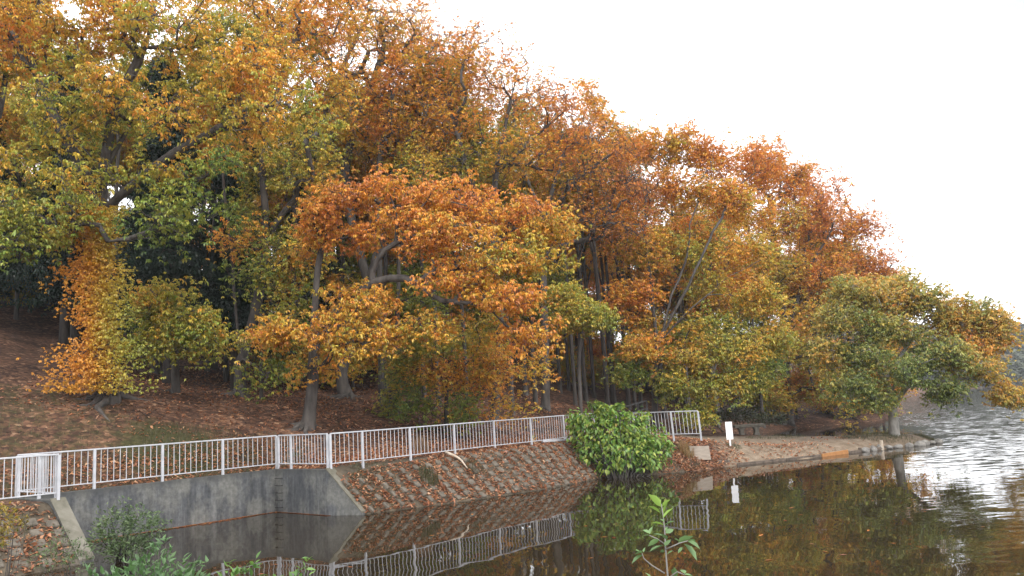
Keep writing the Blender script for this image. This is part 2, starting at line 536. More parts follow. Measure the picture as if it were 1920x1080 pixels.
CTRL = [(x, y, FZ + 0.02) for x, y in BANK] + [(BL[0], BL[1], FZ), (BR[0], BR[1], FZ), (-10.7, 24.4, FZ), (-11.4, 20.2, FZ), (-13.5, 18, FZ), (-17, 15.5, 1.5),
        (4, 37, 1.4), (6.5, 34.2, 1.36), (-12.6, 25.4, 2.1), (-16, 22, 2.1), (-15.0, 29, 4.2), (-16.1, 38, 4.9), (-12.6, 37, 4.25), (-8.1, 31, 2.7),
        (-8.6, 40, 3.9), (-6.4, 38, 3.4), (-5.5, 36, 2.7), (-1.1, 38, 2.3), (-3.6, 35.5, 2.2), (2.9, 55, 4.1), (6, 55, 3.5), (9.4, 60, 3.5),
        (-16.7, 45, 6.0), (-29, 45, 9.5), (-22, 28, 5.6), (-26, 36, 8.0), (-38, 60, 15.0), (-30, 56, 12.5), (-16, 60, 9), (-5, 56, 6.3), (3, 70, 6.5),
        (-38, 85, 16), (-10, 85, 11), (12, 80, 5), (-60, 60, 16), (-60, 20, 8), (-60, 110, 15), (0, 120, 12), (28, 100, 5),
        (3.5, 44, 2.0), (8, 48, 1.3), (8.3, 40, 0.95), (10, 37.5, 0.62), (13, 38.5, 0.5), (16, 40, 0.46), (18.3, 40.4, 0.62), (20.2, 40.9, 0.4), (12, 43, 0.6), (10, 45, 0.7),
        (18, 68, 1.4), (24, 72, 1.2), (33, 80, 1.5), (45, 115, 2.5), (120, 330, 22), (240, 380, 26), (60, 240, 8), (-200, 200, 12), (-40, -5, 2), (-30, 8, 1.6)]
_cp = np.array(CTRL)


def _tps_fit(c):
    n = len(c)
    r = np.hypot(c[:, None, 0] - c[None, :, 0], c[:, None, 1] - c[None, :, 1])
    K = np.where(r > 0, r * r * np.log(np.maximum(r, 1e-9)), 0) + np.eye(n) * 3.0
    Pm = np.c_[np.ones(n), c[:, :2]]
    A = np.block([[K, Pm], [Pm.T, np.zeros((3, 3))]])
    return np.linalg.solve(A, np.r_[c[:, 2], 0, 0, 0])


_tw = _tps_fit(_cp)


def hill(P):
    o = _tw[-3] + P[:, 0] * _tw[-2] + P[:, 1] * _tw[-1]
    for w, c in zip(_tw, _cp):
        r2 = (P[:, 0] - c[0]) ** 2 + (P[:, 1] - c[1]) ** 2
        o += w * 0.5 * r2 * np.log(np.maximum(r2, 1e-12))
    return o


INLET_IN = [tuple(q) for q in (BL, BR, FR, WR, WL, FL)]


def ground_z(P):
    P = np.atleast_2d(np.asarray(P, float))[:, :2]
    sd = poly_sd(P, LAND)
    h = np.maximum(np.clip(hill(P), -1, 40), 0.15)
    far = np.clip((P[:, 1] - 42) / 10, 0, 1)
    tip = np.clip((P[:, 0] - 6) / 3, 0, 1) * (1 - far)
    dw = np.hypot(P[:, 0] - WR[0], P[:, 1] - WR[1])
    slope = (0.78 + 0.75 * np.clip(1 - dw / 3.6, 0, 1)) * (1 - tip) * (1 - far) + 0.5 * tip + 0.35 * far
    bank = -0.02 + sd * slope
    k = 0.22                                  # soft shoulder between bank and level ground
    q = np.clip(0.5 + 0.5 * (h - bank) / k, 0, 1)
    z = h * (1 - q) + bank * q - k * q * (1 - q)
    z += noise3(P, 3, 3.0) * 0.05 * np.clip((sd - 3) / 3, 0, 1) + noise3(P, 4, 0.9) * 0.018 * np.clip(sd / 1.5, 0, 1)
    si = poly_sd(P, INLET_IN)
    lv = np.clip((1.3 + si) / 0.6, 0, 1) * (sd > 1.7)       # level strip behind the inlet walls
    z = z * (1 - lv) + np.minimum(z, FZ - 0.02) * lv
    z = np.where(si > -0.15, np.minimum(z, -0.6), z)
    sn = poly_sd(P, NEAR)
    zn = np.minimum(-0.02 + sn * 0.42, 1.45)
    z = np.maximum(z, np.maximum(zn, -1.0))
    return np.maximum(z, -1.0)


def gz(x, y):
    return float(ground_z([(x, y)])[0])


def spaced(segs):
    o = []
    for a, b, s_ in segs:
        o.append(np.arange(a, b - 1e-6, s_))
    return np.unique(np.concatenate(o + [[segs[-1][1]]]))


gx = spaced([(-420, -80, 20), (-80, -30, 2.5), (-30, -18, 0.6), (-18, 8, 0.16), (8, 24, 0.3), (24, 60, 1.5), (60, 460, 10)])
gy = spaced([(-60, -10, 5), (-10, 14, 0.8), (14, 36, 0.16), (36, 50, 0.35), (50, 80, 0.8), (80, 140, 3), (140, 520, 10)])
GX, GY = np.meshgrid(gx, gy)
GP = np.c_[GX.ravel(), GY.ravel()]
GZ = ground_z(GP)
nx_, ny_ = len(gx), len(gy)
idx = np.arange(nx_ * ny_).reshape(ny_, nx_)
gf = np.stack([idx[:-1, :-1], idx[:-1, 1:], idx[1:, 1:], idx[1:, :-1]], -1).reshape(-1, 4)
# drop the sheets that lie deep under water
keep = (GZ[gf] > -0.95).any(1)
gf = gf[keep]


def bump_fn(P, c, r_):
    return np.clip(1 - np.hypot(P[:, 0] - c[0], (P[:, 1] - c[1])) / r_, 0, 1)


grass = np.clip(bump_fn(GP, (-16, 24.5), 6.5) * 1.2, 0, 0.42) + bump_fn(GP, (-11.0, 27.3), 2.6) * 1.0 + bump_fn(GP, (-8, 28.6), 2.0) * 0.6
grass = np.maximum(grass, bump_fn(GP, (-24, 24), 9) * .55)
grass = np.maximum(grass, bump_fn(GP, (-4.9, 26.2), 1.0) * 1.6)
grass = np.maximum(grass, np.clip(bump_fn(GP, (17.6, 40.2), 2.0) * 1.2, 0, .8))
grass = np.maximum(grass, bump_fn(GP, (20.3, 40.9), 1.1) * 2)
grass = np.maximum(grass, (GP[:, 1] < 12) * 0.8)
sdp = poly_sd(GP, LAND)
dirt = np.clip((GP[:, 0] - 7.6) / 2.0, 0, 1) * np.clip((47 - GP[:, 1]) / 3, 0, 1) * (GP[:, 1] > 30)
soil = np.clip((2.4 - sdp) / .6, 0, 1) * (GP[:, 1] > 14) * (GP[:, 1] < 36) * np.clip((7.5 - GP[:, 0]) / 1.5, 0, 1) * .8
dirt = np.clip(dirt, 0, 1) * (1 - 0.6 * np.clip(grass, 0, 1))
zone = np.c_[np.clip(grass, 0, 1), dirt, soil]
used = np.unique(gf)
rm = np.full(len(GP), -1); rm[used] = np.arange(len(used))
tag(link_mesh('ground', np.c_[GP, GZ][used], rm[gf], M['ground'], smooth=True, attr={'zone': zone[used]}), kind='structure')

wv = [(-300, -60, 0), (700, -60, 0), (700, 700, 0), (-300, 700, 0)]
tag(link_mesh('water', wv, np.array([[0, 1, 2, 3]]), M['water']), kind='structure')


# ------------------------------------------------------------------ leaves
RAMP_T = np.array([0.0, 0.18, 0.36, 0.50, 0.64, 0.78, 0.92, 1.05])
RAMP_C = np.array([(0.075, 0.135, 0.028), (0.210, 0.285, 0.045), (0.360, 0.360, 0.055), (0.60, 0.44, 0.060),
                   (0.72, 0.37, 0.045), (0.72, 0.275, 0.045), (0.58, 0.225, 0.075), (0.44, 0.22, 0.125)])


def tint(t):
    return np.stack([np.interp(t, RAMP_T, RAMP_C[:, k]) for k in range(3)], 1)


def leaf_whorls(P, rg, k=5, L=0.22, W=0.055, droop=0.55, tilt=0.35):
    """k drooping leaflets round each point; returns verts, faces, owner index"""
    N = len(P)
    yaw = rg.uniform(0, 6.283, N)[:, None] + np.arange(k)[None] * (6.283 / k) + rg.normal(0, 0.25, (N, k))
    sc = (rg.uniform(0.65, 1.2, N)[:, None] * rg.uniform(0.75, 1.15, (N, k)))[..., None] * L
    dr = (droop + rg.normal(0, 0.28, (N, k)))[..., None]
    d = np.stack([np.cos(yaw), np.sin(yaw), np.zeros_like(yaw)], -1)
    s = np.stack([-np.sin(yaw), np.cos(yaw), np.zeros_like(yaw)], -1)
    tl = rg.normal(0, tilt, (N, 1, 2))
    z = np.array([0, 0, 1.0])
    O = P[:, None, :]

    def tilted(v):
        v = v.copy()
        v[..., 2] += v[..., 0] * tl[..., 0] + v[..., 1] * tl[..., 1]
        return v
    mid = tilted(d * np.cos(dr * 0.4) - z * np.sin(dr * 0.4)) * sc * 0.5
    tip = mid + tilted(d * np.cos(dr * 1.5) - z * np.sin(dr * 1.5)) * sc * 0.55
    wd = sc * (W / 0.22)
    tw = rg.normal(0, 0.35, (N, k))[..., None]
    side = s * np.cos(tw) + z * np.sin(tw)
    base = O + d * sc * 0.06
    V = np.stack([base, O + mid + side * wd - z * wd * 0.25, O + tip, O + mid - side * wd - z * wd * 0.25], 2)
    V = V.reshape(-1, 3)
    F = np.arange(len(V)).reshape(-1, 4)
    own = np.repeat(np.arange(N), k)
    return V, F, own


def wood_mesh(nodes, par, rad, ksmall=3):
    """tapered tubes along every parent-child edge"""
    nodes = np.asarray(nodes); par = np.asarray(par); rad = np.asarray(rad)
    ch = np.arange(len(nodes))[par >= 0]
    A, B = nodes[par[ch]], nodes[ch]
    d = B - A
    L = np.linalg.norm(d, axis=1, keepdims=True)
    d = d / np.maximum(L, 1e-6)
    dirn = np.zeros_like(nodes); dirn[ch] = d
    dirn[par < 0] = (0, 0, 1)
    ra = np.minimum(rad[par[ch]], rad[ch] * 1.35)
    dA = dirn[par[ch]]
    # a side branch starts along its own direction
    side = rad[ch] < rad[par[ch]] * 0.75
    dA = np.where(side[:, None], d, dA)
    Vs, Fs, off = [], [], 0
    for big in (True, False):
        m = (rad[ch] > 0.035) if big else (rad[ch] <= 0.035)
        if not m.any(): continue
        K = 8 if big else ksmall
        ang = np.arange(K) * 2 * math.pi / K

        def ringpts(C, D, rr):
            ref = np.tile(np.array([0.31, 0.87, 0.38]), (len(D), 1))
            a = np.cross(D, ref); a /= np.maximum(np.linalg.norm(a, axis=1, keepdims=True), 1e-6)
            b = np.cross(D, a)
            return C[:, None] + rr[:, None, None] * (np.cos(ang)[None, :, None] * a[:, None] + np.sin(ang)[None, :, None] * b[:, None])
        r0 = ringpts(A[m], dA[m], ra[m])
        r1 = ringpts(B[m], d[m], rad[ch][m])
        E_ = len(r0)
        V = np.concatenate([r0, r1], 1).reshape(-1, 3)
        j = np.arange(K)
        q = np.stack([j, (j + 1) % K, K + (j + 1) % K, K + j], 1)
        F = (np.arange(E_)[:, None, None] * 2 * K + q[None]).reshape(-1, 4) + off
        Vs.append(V); Fs.append(F); off += len(V)
    return np.concatenate(Vs), np.concatenate(Fs)


FINE_L, FINE_W, FINE_N = 0.66, 2, 1.15


def grow(seed, trunks, blobs, r0, plate_r=1.25, plate_h=0.32, per_plate=26, whorls=3, leafy=1.0, L=0.22, k=5,
         hue=0.6, hue_h=0.0, hue_var=0.16, twig=0.008, droop=0.55, expo=2.35, jitter=0.05, leaf_w=0.055, spread=0.2, fill=1.0, hue_off=-0.10):
    """trunks: polylines in local metres, the first starts at the ground, later ones start on earlier ones.
    blobs: (x, y, z, r_horizontal, r_vertical, n_plates[, hue]).  Returns wood and leaf meshes."""
    rg = np.random.default_rng(seed)
    L, whorls, per_plate, plate_h, spread = L * FINE_L, whorls + FINE_W, per_plate, plate_h * 1.35, spread * 1.1
    nodes, par, plen, istrunk = [], [], [], []

    def add_path(start, pts, trunk=False):
        prev = start
        for p in pts:
            nodes.append(np.asarray(p, float)); par.append(prev)
            plen.append(0 if prev < 0 else plen[prev] + np.linalg.norm(nodes[-1] - nodes[prev]))
            istrunk.append(trunk)
            prev = len(nodes) - 1
        return prev

    def resample(pts, step):
        pts = np.asarray(pts, float)
        # Catmull-Rom
        P_ = np.vstack([2 * pts[0] - pts[1], pts, 2 * pts[-1] - pts[-2]])
        o = []
        for i in range(1, len(P_) - 2):
            n = max(2, int(np.linalg.norm(P_[i + 1] - P_[i]) / step))
            for t in np.arange(n) / n:
                a, b, c, d = P_[i - 1:i + 3]
                o.append(0.5 * ((2 * b) + (c - a) * t + (2 * a - 5 * b + 4 * c - d) * t * t + (3 * b - 3 * c + d - a) * t ** 3))
        o.append(pts[-1])
        return np.array(o)
    for i, tr in enumerate(trunks):
        pts = resample(tr, 0.45)
        wob = noise3(pts * 1.0, seed + 17 * i, 1.2)[:, None] * np.array([1, 0.6, 0]) * jitter
        pts = pts + wob * np.linspace(0, 1, len(pts))[:, None]
        if i == 0:
            add_path(-1, pts, True)
        else:
            D = np.linalg.norm(np.array(nodes) - pts[0], axis=1)
            add_path(int(D.argmin()), pts[1:], True)
    plates = []
    for bl in blobs:
        n = max(1, int(round(bl[5] * FINE_N * fill)))
        c = np.array(bl[:3])
        for _ in range(n):
            v = rg.normal(size=3); v /= np.linalg.norm(v)
            rr = rg.uniform(0.15, 1) ** 0.5
            plates.append((c + v * rr * np.array([bl[3], bl[3], bl[4]]), bl[6] if len(bl) > 6 else hue))
    base = np.array(nodes[0])
    plates.sort(key=lambda q: np.linalg.norm(q[0] - nodes[min(len(nodes) - 1, 8)]))
    WP, WT = [], []
    for pc, ph in plates:
        N_ = np.array(nodes); PL = np.array(plen)
        D = np.linalg.norm(N_ - pc, axis=1)
        pen = np.where(N_[:, 2] > pc[2] + 0.4, (N_[:, 2] - pc[2] - 0.4) * 1.2, 0)
        low = np.where(PL < 1.6, 5.0, 0)
        s = int((D + 0.32 * PL + pen + low).argmin())
        a = N_[s]
        dist = np.linalg.norm(pc - a)
        pdir = (a - N_[par[s]]) if par[s] >= 0 else np.array([0, 0, 1.0])
        pdir = pdir / max(np.linalg.norm(pdir), 1e-6)
        hz = pc - a
        ctrl = a + (0.5 * hz) + pdir * dist * 0.18 + np.array([0, 0, 0.12 * dist]) + rg.normal(0, 0.09 * dist, 3)
        n = max(2, int(dist / 0.5))
        t = (np.arange(1, n + 1) / n)[:, None]
        path = (1 - t) ** 2 * a + 2 * t * (1 - t) * ctrl + t * t * pc + rg.normal(0, 0.035, (n, 3))
        end = add_path(s, path)
        # sub targets in the flat spray
        pr = plate_r * rg.uniform(0.5, 1.15)
        loc_ids = [q for q in range(max(end - 3, 0), end + 1)]
        th = rg.uniform(0, 6.283, per_plate); q_ = np.sqrt(rg.uniform(0.02, 1, per_plate)) * pr
        st = rg.uniform(0.75, 1.3); ya = rg.uniform(0, 3.14)
        ex, ey = q_ * np.cos(th) * st, q_ * np.sin(th) / st
        T = np.c_[pc[0] + ex * math.cos(ya) - ey * math.sin(ya), pc[1] + ex * math.sin(ya) + ey * math.cos(ya),
                  pc[2] + rg.normal(0, plate_h, per_plate) - 0.16 * q_ ** 2 / pr]
        T = T[np.argsort(q_)]
        for tp in T:
            ids = np.array(loc_ids)
            LN = np.array([nodes[q] for q in loc_ids])
            D = np.linalg.norm(LN - tp, axis=1) + 0.15 * np.array([plen[q] for q in loc_ids])
            s2 = int(ids[D.argmin()])
            a = nodes[s2]
            mid = (a + tp) / 2 + rg.normal(0, 0.07, 3) + np.array([0, 0, 0.05])
            e2 = add_path(s2, [mid, tp])
            loc_ids += [e2 - 1, e2]
            if rg.random() < leafy:
                m = rg.integers(max(1, whorls - 1), whorls + 2)
                WP.append(tp + rg.normal(0, spread, (m, 3)) * np.array([1, 1, 0.6]))
                WT.append(np.full(m, ph))
    nodes_a = np.array(nodes); par_a = np.array(par)
    n = len(nodes_a)
    acc = np.full(n, 0.0)
    leafcount = np.zeros(n)
    haschild = np.zeros(n, bool); haschild[par_a[par_a >= 0]] = True
    acc[~haschild] = twig ** expo
    for i in range(n - 1, 0, -1):
        if par_a[i] >= 0: acc[par_a[i]] += max(acc[i], twig ** expo)
    rad = acc ** (1 / expo)
    rad = rad * (r0 / rad[0])
    rad = np.maximum(rad, twig)
    thin = rad < 0.06
    rad[thin] = np.maximum(rad[thin] * 0.75, twig)
    # root flare
    hgt = nodes_a[:, 2] - base[2]
    fl = np.array(istrunk) & (hgt < 1.4)
    rad[fl] *= 1 + 0.4 * np.exp(-np.maximum(hgt[fl] - .3, 0) * 2.6)
    WV, WF = wood_mesh(nodes_a, par_a, rad)
    if WP:
        P = np.concatenate(WP); T0 = np.concatenate(WT)
        zmin, zmax = P[:, 2].min(), P[:, 2].max()
        t = T0 + hue_h * ((P[:, 2] - zmin) / max(zmax - zmin, 1) - 0.5) + hue_off + 1.35 * hue_var * noise3(P, seed + 5, 2.0) + rg.normal(0, 0.085, len(P))
        LV, LF, own = leaf_whorls(P, rg, k, L, leaf_w, droop)
        tl = np.clip(t[own] + rg.normal(0, 0.035, len(own)), 0.0, 1.05)
        c = tint(tl) * (rg.uniform(0.72, 1.22, len(P))[own] * rg.uniform(0.82, 1.15, len(own)))[:, None]
        C = np.repeat(c, 4, axis=0)
    else:
        LV, LF, C = np.zeros((0, 3)), np.zeros((0, 4), int), np.zeros((0, 3))
    return (WV, WF), (LV, LF, C)


def plant_tree(kind, label, cat, base, group=None, bark='bark', **kw):
    """base: world xyz; trunks and blobs in kw are world coordinates"""
    base = np.asarray(base, float)
    kw['trunks'] = [np.asarray(t, float) - base for t in kw['trunks']]
    kw['blobs'] = [tuple(np.asarray(b[:3]) - base) + tuple(b[3:]) for b in kw['blobs']]
    (WV, WF), (LV, LF, C) = grow(**kw)
    r_ = tag(empty(kind, base), label, cat, group)
    link_mesh('trunk', WV, WF, M[bark], r_, smooth=True)
    if len(LV): link_mesh('crown', LV, LF, M['leaf'], r_, attr={'tint': C})
    return r_


def dup(root, loc, rz, sc, label, group, color=(1, 1, 1, 1)):
    c = root.copy(); COL.objects.link(c)
    c.location = [float(q) for q in loc]; c.rotation_euler = (0, 0, rz); c.scale = (sc, sc, sc)
    c['label'] = label; c['group'] = group
    for ch in list(root.children):
        k = ch.copy(); COL.objects.link(k); k.parent = c
        k.color = color
    return c


def blob(u, v, Y, rh, rv, n, hue=None):
    p = at(u, v, Y)
    return (p[0], p[1], p[2], rh, rv, n) + (() if hue is None else (hue,))


def line(*pts):
    return [at(u, v, Y) for u, v, Y in pts]


def base_at(u, v, Y):
    p = at(u, v, Y)
    p[2] = gz(p[0], p[1]) - 0.35
    return p


#@@SECTIONS
# ------------------------------------------------------------------ concrete inlet
def wall_ring(pts, tops, th):
    pts = [np.asarray(p, float) for p in pts]
    n = len(pts)
    outp = []
    for i in range(n):
        ns = []
        for a, b in ((i - 1, i), (i, i + 1)):
            if a >= 0 and b < n:
                e = pts[b] - pts[a]; e = e / np.linalg.norm(e)
                ns.append(np.array([-e[1], e[0]]))
        m = sum(ns); m = m / np.linalg.norm(m)
        outp.append(pts[i] + m * th / max(m @ ns[0], 0.4))
    return pts, outp


INNER, OUTER = wall_ring([WL, FL, BL, BR, FR, WR], None, 0.32)
TOPS = [0.06, FZ, FZ, FZ, FZ, 0.06]
inlet = tag(empty('concrete_inlet_wall', (BL[0], BL[1], 0.0)), 'stained grey concrete wall with two side walls and sloping wing walls around the water inlet', 'retaining wall')


def wall_seg(i, name, mat, z0=-0.7):
    mb = MB()
    a, b, c, d = INNER[i], INNER[i + 1], OUTER[i + 1], OUTER[i]
    ta, tb = TOPS[i], TOPS[i + 1]
    v = [(*a, z0), (*b, z0), (*c, z0), (*d, z0), (*a, ta), (*b, tb), (*c, tb), (*d, ta)]
    mb.add(v, [[0, 4, 5, 1], [1, 5, 6, 2], [2, 6, 7, 3], [3, 7, 4, 0], [4, 7, 6, 5], [0, 1, 2, 3]])
    return mb.build(name, M[mat], inlet)


wall_seg(2, 'back_wall', 'concrete')
wall_seg(1, 'side_wall', 'concrete')
wall_seg(3, 'side_wall', 'concrete')
for i in (0, 4):
    w_ = wall_seg(i, 'wing_wall', 'concrete')
    # worn slab on the slope
    mb = MB()
    A, B = (INNER[i], INNER[i + 1])
    C_, D_ = OUTER[i + 1], OUTER[i]
    e = (A - B) / np.linalg.norm(A - B) * 0.02
    n_ = (D_ - A) / np.linalg.norm(D_ - A) * 0.015
    v = []
    for dz in (0.004, 0.05):
        for p, t in ((A - n_, TOPS[i]), (B - n_, TOPS[i + 1]), (C_ + n_, TOPS[i + 1]), (D_ + n_, TOPS[i])):
            v.append((p[0], p[1], t + dz))
    mb.add(v, [[0, 3, 2, 1], [4, 5, 6, 7], [0, 1, 5, 4], [1, 2, 6, 5], [2, 3, 7, 6], [3, 0, 4, 7]])
    mb.build('wing_coping', M['coping'], inlet)
# iron step rungs in the back corner
eb = (BR - BL) / np.linalg.norm(BR - BL)
nb = np.array([eb[1], -eb[0]])
er = (FR - BR) / np.linalg.norm(FR - BR)
nr = np.array([-er[1], er[0]]) * -1
for k in range(5):
    z = 0.16 + 0.235 * k
    a = BR + er * 0.10; b = BR + er * 0.42
    mb = MB()
    mb.tube([(*a, z), (*(a + nr * 0.09), z), (*(b + nr * 0.09), z), (*b, z)], 0.012, 6)
    mb.build('step_rung', M['dark_metal'], inlet)


# ------------------------------------------------------------------ white railings
def railing(label, pts, zs=None, name='white_railing', mat='white_paint', h=1.1, end_posts=(True, True), pitch=0.172, lean=(0, 0), group='white picket railings round the pond'):
    pts = [np.array([p[0], p[1]], float) for p in pts]
    zs = zs or [FZ] * len(pts)
    r_ = tag(empty(name, (*pts[0], zs[0])), label, 'railing', group)
    def P(i, dz): return np.array([pts[i][0] + lean[0] * dz, pts[i][1] + lean[1] * dz, zs[i] + dz])
    for i in range(len(pts)):
        if (i == 0 and not end_posts[0]) or (i == len(pts) - 1 and not end_posts[1]): continue
        j = min(i, len(pts) - 2)
        d = pts[j + 1] - pts[j]; d /= np.linalg.norm(d)
        mb = MB()
        a, b = P(i, -0.12), P(i, h - 0.02)
        up = (b - a) / np.linalg.norm(b - a)
        ax = np.array([d[0], d[1], 0]); ay = np.cross(up, ax)
        mb.frame_box((a + b) / 2, ax, ay, up, 0.035, 0.035, np.linalg.norm(b - a) / 2, 0.006)
        mb.build('post', M[mat], r_)
    for nm, z, w, t in (('top_rail', h, 0.055, 0.04), ('bottom_rail', 0.17, 0.04, 0.03)):
        mb = MB()
        for i in range(len(pts) - 1):
            d = pts[i + 1] - pts[i]; d /= np.linalg.norm(d); d3 = np.array([d[0], d[1], 0])
            g_ = 0.0 if nm == 'top_rail' else 0.036
            mb.bar(P(i, z) + d3 * g_, P(i + 1, z) - d3 * g_, w, t, 0.005)
        mb.build(nm, M[mat], r_)
    for i in range(len(pts) - 1):
        d = pts[i + 1] - pts[i]; L = np.linalg.norm(d); d3 = np.array([*(d / L), 0])
        n = max(2, int(round(L / pitch)))
        mb = MB()
        for k in range(1, n):
            t = k / n
            a = P(i, 0.185) * (1 - t) + P(i + 1, 0.185) * t
            b = P(i, h - 0.02) * (1 - t) + P(i + 1, h - 0.02) * t
            mb.tube([a, b], 0.0115, 6, cap=False)
        mb.build('picket_panel', M[mat], r_)
    return r_


def along(a, b, n):
    a, b = np.asarray(a, float), np.asarray(b, float)
    return [a + (b - a) * t for t in np.linspace(0, 1, n)]


MID = [(INNER[i] + OUTER[i]) / 2 for i in range(6)]
oB = np.array([-eb[1], eb[0]]) * 0.0
cL, cR = MID[2], MID[3]
fl, fr = MID[1] + np.array([0.02, -0.02]), MID[4]
fa = [fl + np.array([-0.72, -0.69]) * 2.0 * k for k in range(5)]
railing('white picket railing at the left edge standing nearest the camera', fa[::1], [FZ, FZ, FZ, FZ, FZ + 0.02])
dl = (cL - fl) / np.linalg.norm(cL - fl)
railing('short white picket railing seen edge on at the left side wall of the inlet', [fl + dl * 0.12, fl + dl * 1.1, cL - dl * 0.12], [FZ - 0.01] * 3)
railing('long white picket railing on top of the back wall of the concrete inlet', along(cL, cR, 5), [FZ] * 5)
dr_ = (fr - cR) / np.linalg.norm(fr - cR)
railing('short white picket railing with a double corner post on the right inlet wall', [cR + dr_ * 0.12, cR + dr_ * 0.85, fr - dr_ * 0.1], [FZ] * 3)
railing('longest white picket railing, along the top of the block paved bank', [fr + np.array([0.02, 0.04])] + BANK[1:] + [(3.3, 36.2)], None)
railing('leaning end section of white picket railing right of the green lakeside bush', BANK_R, [1.3, 1.30, 1.29, 1.27], lean=(-0.035, 0.0))

# dark handrail up the bank behind the bush
hp = [at(1158, 766, 42), at(1180, 760, 42.6), at(1196, 756, 43.2), at(1212, 751.5, 43.8)]
r_ = tag(empty('handrail', (hp[0][0], hp[0][1], gz(hp[0][0], hp[0][1]))), 'dark sloping handrail with thin posts behind the white railing', 'handrail')
for p in hp:
    mb = MB(); mb.bar((p[0], p[1], gz(p[0], p[1]) - 0.1), p - (0, 0, 0.03), 0.09, 0.09, 0.008); mb.build('post', M['dark_metal'], r_)
for nm, dz in (('top_rail', 0), ('middle_rail', -0.42)):
    mb = MB()
    for a, b in zip(hp[:-1], hp[1:]): mb.bar(a + (0, 0, dz), b + (0, 0, dz), 0.08, 0.09, 0.008)
    mb.build(nm, M['dark_metal'], r_)


# ------------------------------------------------------------------ block paving on the banks
def ground_frame(x, y, dx):
    """dx: unit down-slope direction in plan"""
    e = 0.12
    z = gz(x, y)
    s1 = np.array([dx[0] * 2 * e, dx[1] * 2 * e, gz(x + dx[0] * e, y + dx[1] * e) - gz(x - dx[0] * e, y - dx[1] * e)])
    s1 /= np.linalg.norm(s1)
    q = np.array([-dx[1], dx[0], 0.0])
    return np.array([x, y, z]), s1, q, np.cross(s1, q)


def polyline_at(pts, t):
    pts = np.asarray(pts, float)
    L = np.r_[0, np.cumsum(np.linalg.norm(np.diff(pts, axis=0), axis=1))]
    s = t * L[-1]
    return np.array([np.interp(s, L, pts[:, k]) for k in range(pts.shape[1])])


def revetment(label, top, foot, n, seed, t0=0.02, t1=0.98):
    rg = np.random.default_rng(seed)
    p0 = polyline_at(top, 0)
    root = tag(empty('block_revetment', (*p0, gz(*p0))), label, 'paved bank')
    for k in range(n):
        t = t0 + (t1 - t0) * k / (n - 1) + rg.normal(0, 0.002)
        a, b = polyline_at(top, t), polyline_at(foot, t)
        d = b - a; L = np.linalg.norm(d); d /= L
        mb = MB()
        m = int((L - 0.08) / 0.26)
        for j in range(m):
            s = 0.22 + j * 0.26 + rg.normal(0, 0.012)
            x, y = a + d * s + np.array([-d[1], d[0]]) * rg.normal(0, 0.018)
            c, s1, q, up = ground_frame(x, y, d)
            up2 = up + s1 * rg.normal(0, 0.03) + q * rg.normal(0, 0.045); up2 /= np.linalg.norm(up2)
            s2 = np.cross(q, up2); s2 /= np.linalg.norm(s2); q2 = np.cross(up2, s2)
            if up2[2] < 0: up2 = -up2
            mb.frame_box(c + up2 * (-0.014 + rg.normal(0, 0.007)), s2, q2, up2, 0.124 + rg.normal(0, 0.004), 0.125 + rg.normal(0, 0.012), 0.06, 0.024)
        mb.build('block_strip', M['block'], root)
    return root


topline = [np.array(p) + np.array([0.14, -0.13]) for p in BANK]
revetment('leaf strewn bank paved with rows of concrete blocks below the long railing', topline, [(-4.75, 25.15)] + FOOT[1:], 22, 5, 0.03, 0.99)
topl2 = [fl + np.array([0.25, -0.15]) + np.array([-0.72, -0.69]) * s for s in (0, 6)]
footl2 = [np.array(WL) + np.array([0.02, -0.15]), np.array([-14.2, 14.5])]
revetment('mossy block paved bank beside the left wing wall at the lower left corner', topl2, footl2, 12, 6, 0.05, 0.98)

# ------------------------------------------------------------------ the spit: sign, bench, boards, edging
p = at(1370, 841, 36.1); p[2] = gz(p[0], p[1])
sg = tag(empty('sign', p), 'blank white board on a short white stake by the water', 'sign')
yv = np.array([0.12, -1, 0]); yv /= np.linalg.norm(yv); xv = np.array([1, 0.12, 0]); xv /= np.linalg.norm(xv)
mb = MB(); mb.frame_box(p + (0, 0, 0.45), xv, yv, (0, 0, 1), 0.035, 0.02, 0.56, 0.006); mb.build('stake', M['sign_white'], sg)
mb = MB(); mb.frame_box(p + (0, 0, 0.70) + yv * 0.028, xv, (0, 0, 1), -yv, 0.155, 0.385, 0.008, 0.004); mb.build('board', M['sign_white'], sg)

p = at(1404, 800, 46.5)
gzp = gz(p[0], p[1]); p[2] = gzp
bn = tag(empty('stone_bench', p), 'grey stone slab bench on two flared legs at the back of the spit', 'bench')
mb = MB(); mb.frame_box(p + (0, 0, 0.50), (1, 0, 0), (0, 1, 0), (0, 0, 1), 0.86, 0.24, 0.085, 0.03); mb.build('seat', M['bench_stone'], bn)
for sx in (-0.44, 0.40):
    mb = MB()
    s_ = 1 if sx > 0 else -1
    prof = [(-0.16, -0.1), (0.16, -0.1), (0.15, 0.02), (0.10, 0.16), (0.12, 0.32), (0.21, 0.412), (-0.21, 0.412), (-0.12, 0.32), (-0.10, 0.16), (-0.15, 0.02)]
    v = [(p[0] + sx + x, p[1] + yy, p[2] + z) for yy in (-0.19, 0.19) for x, z in prof]
    n = len(prof)
    mb.add(v, [[i, (i + 1) % n, n + (i + 1) % n, n + i] for i in range(n)])
    for q in ((0, 1, 2, 9), (2, 3, 8, 9), (3, 4, 7, 8), (4, 5, 6, 7)):
        mb.f.append(np.array([list(q)])); mb.f.append(np.array([[n + k for k in q[::-1]]]))
    mb.build('leg', M['bench_stone'], bn)

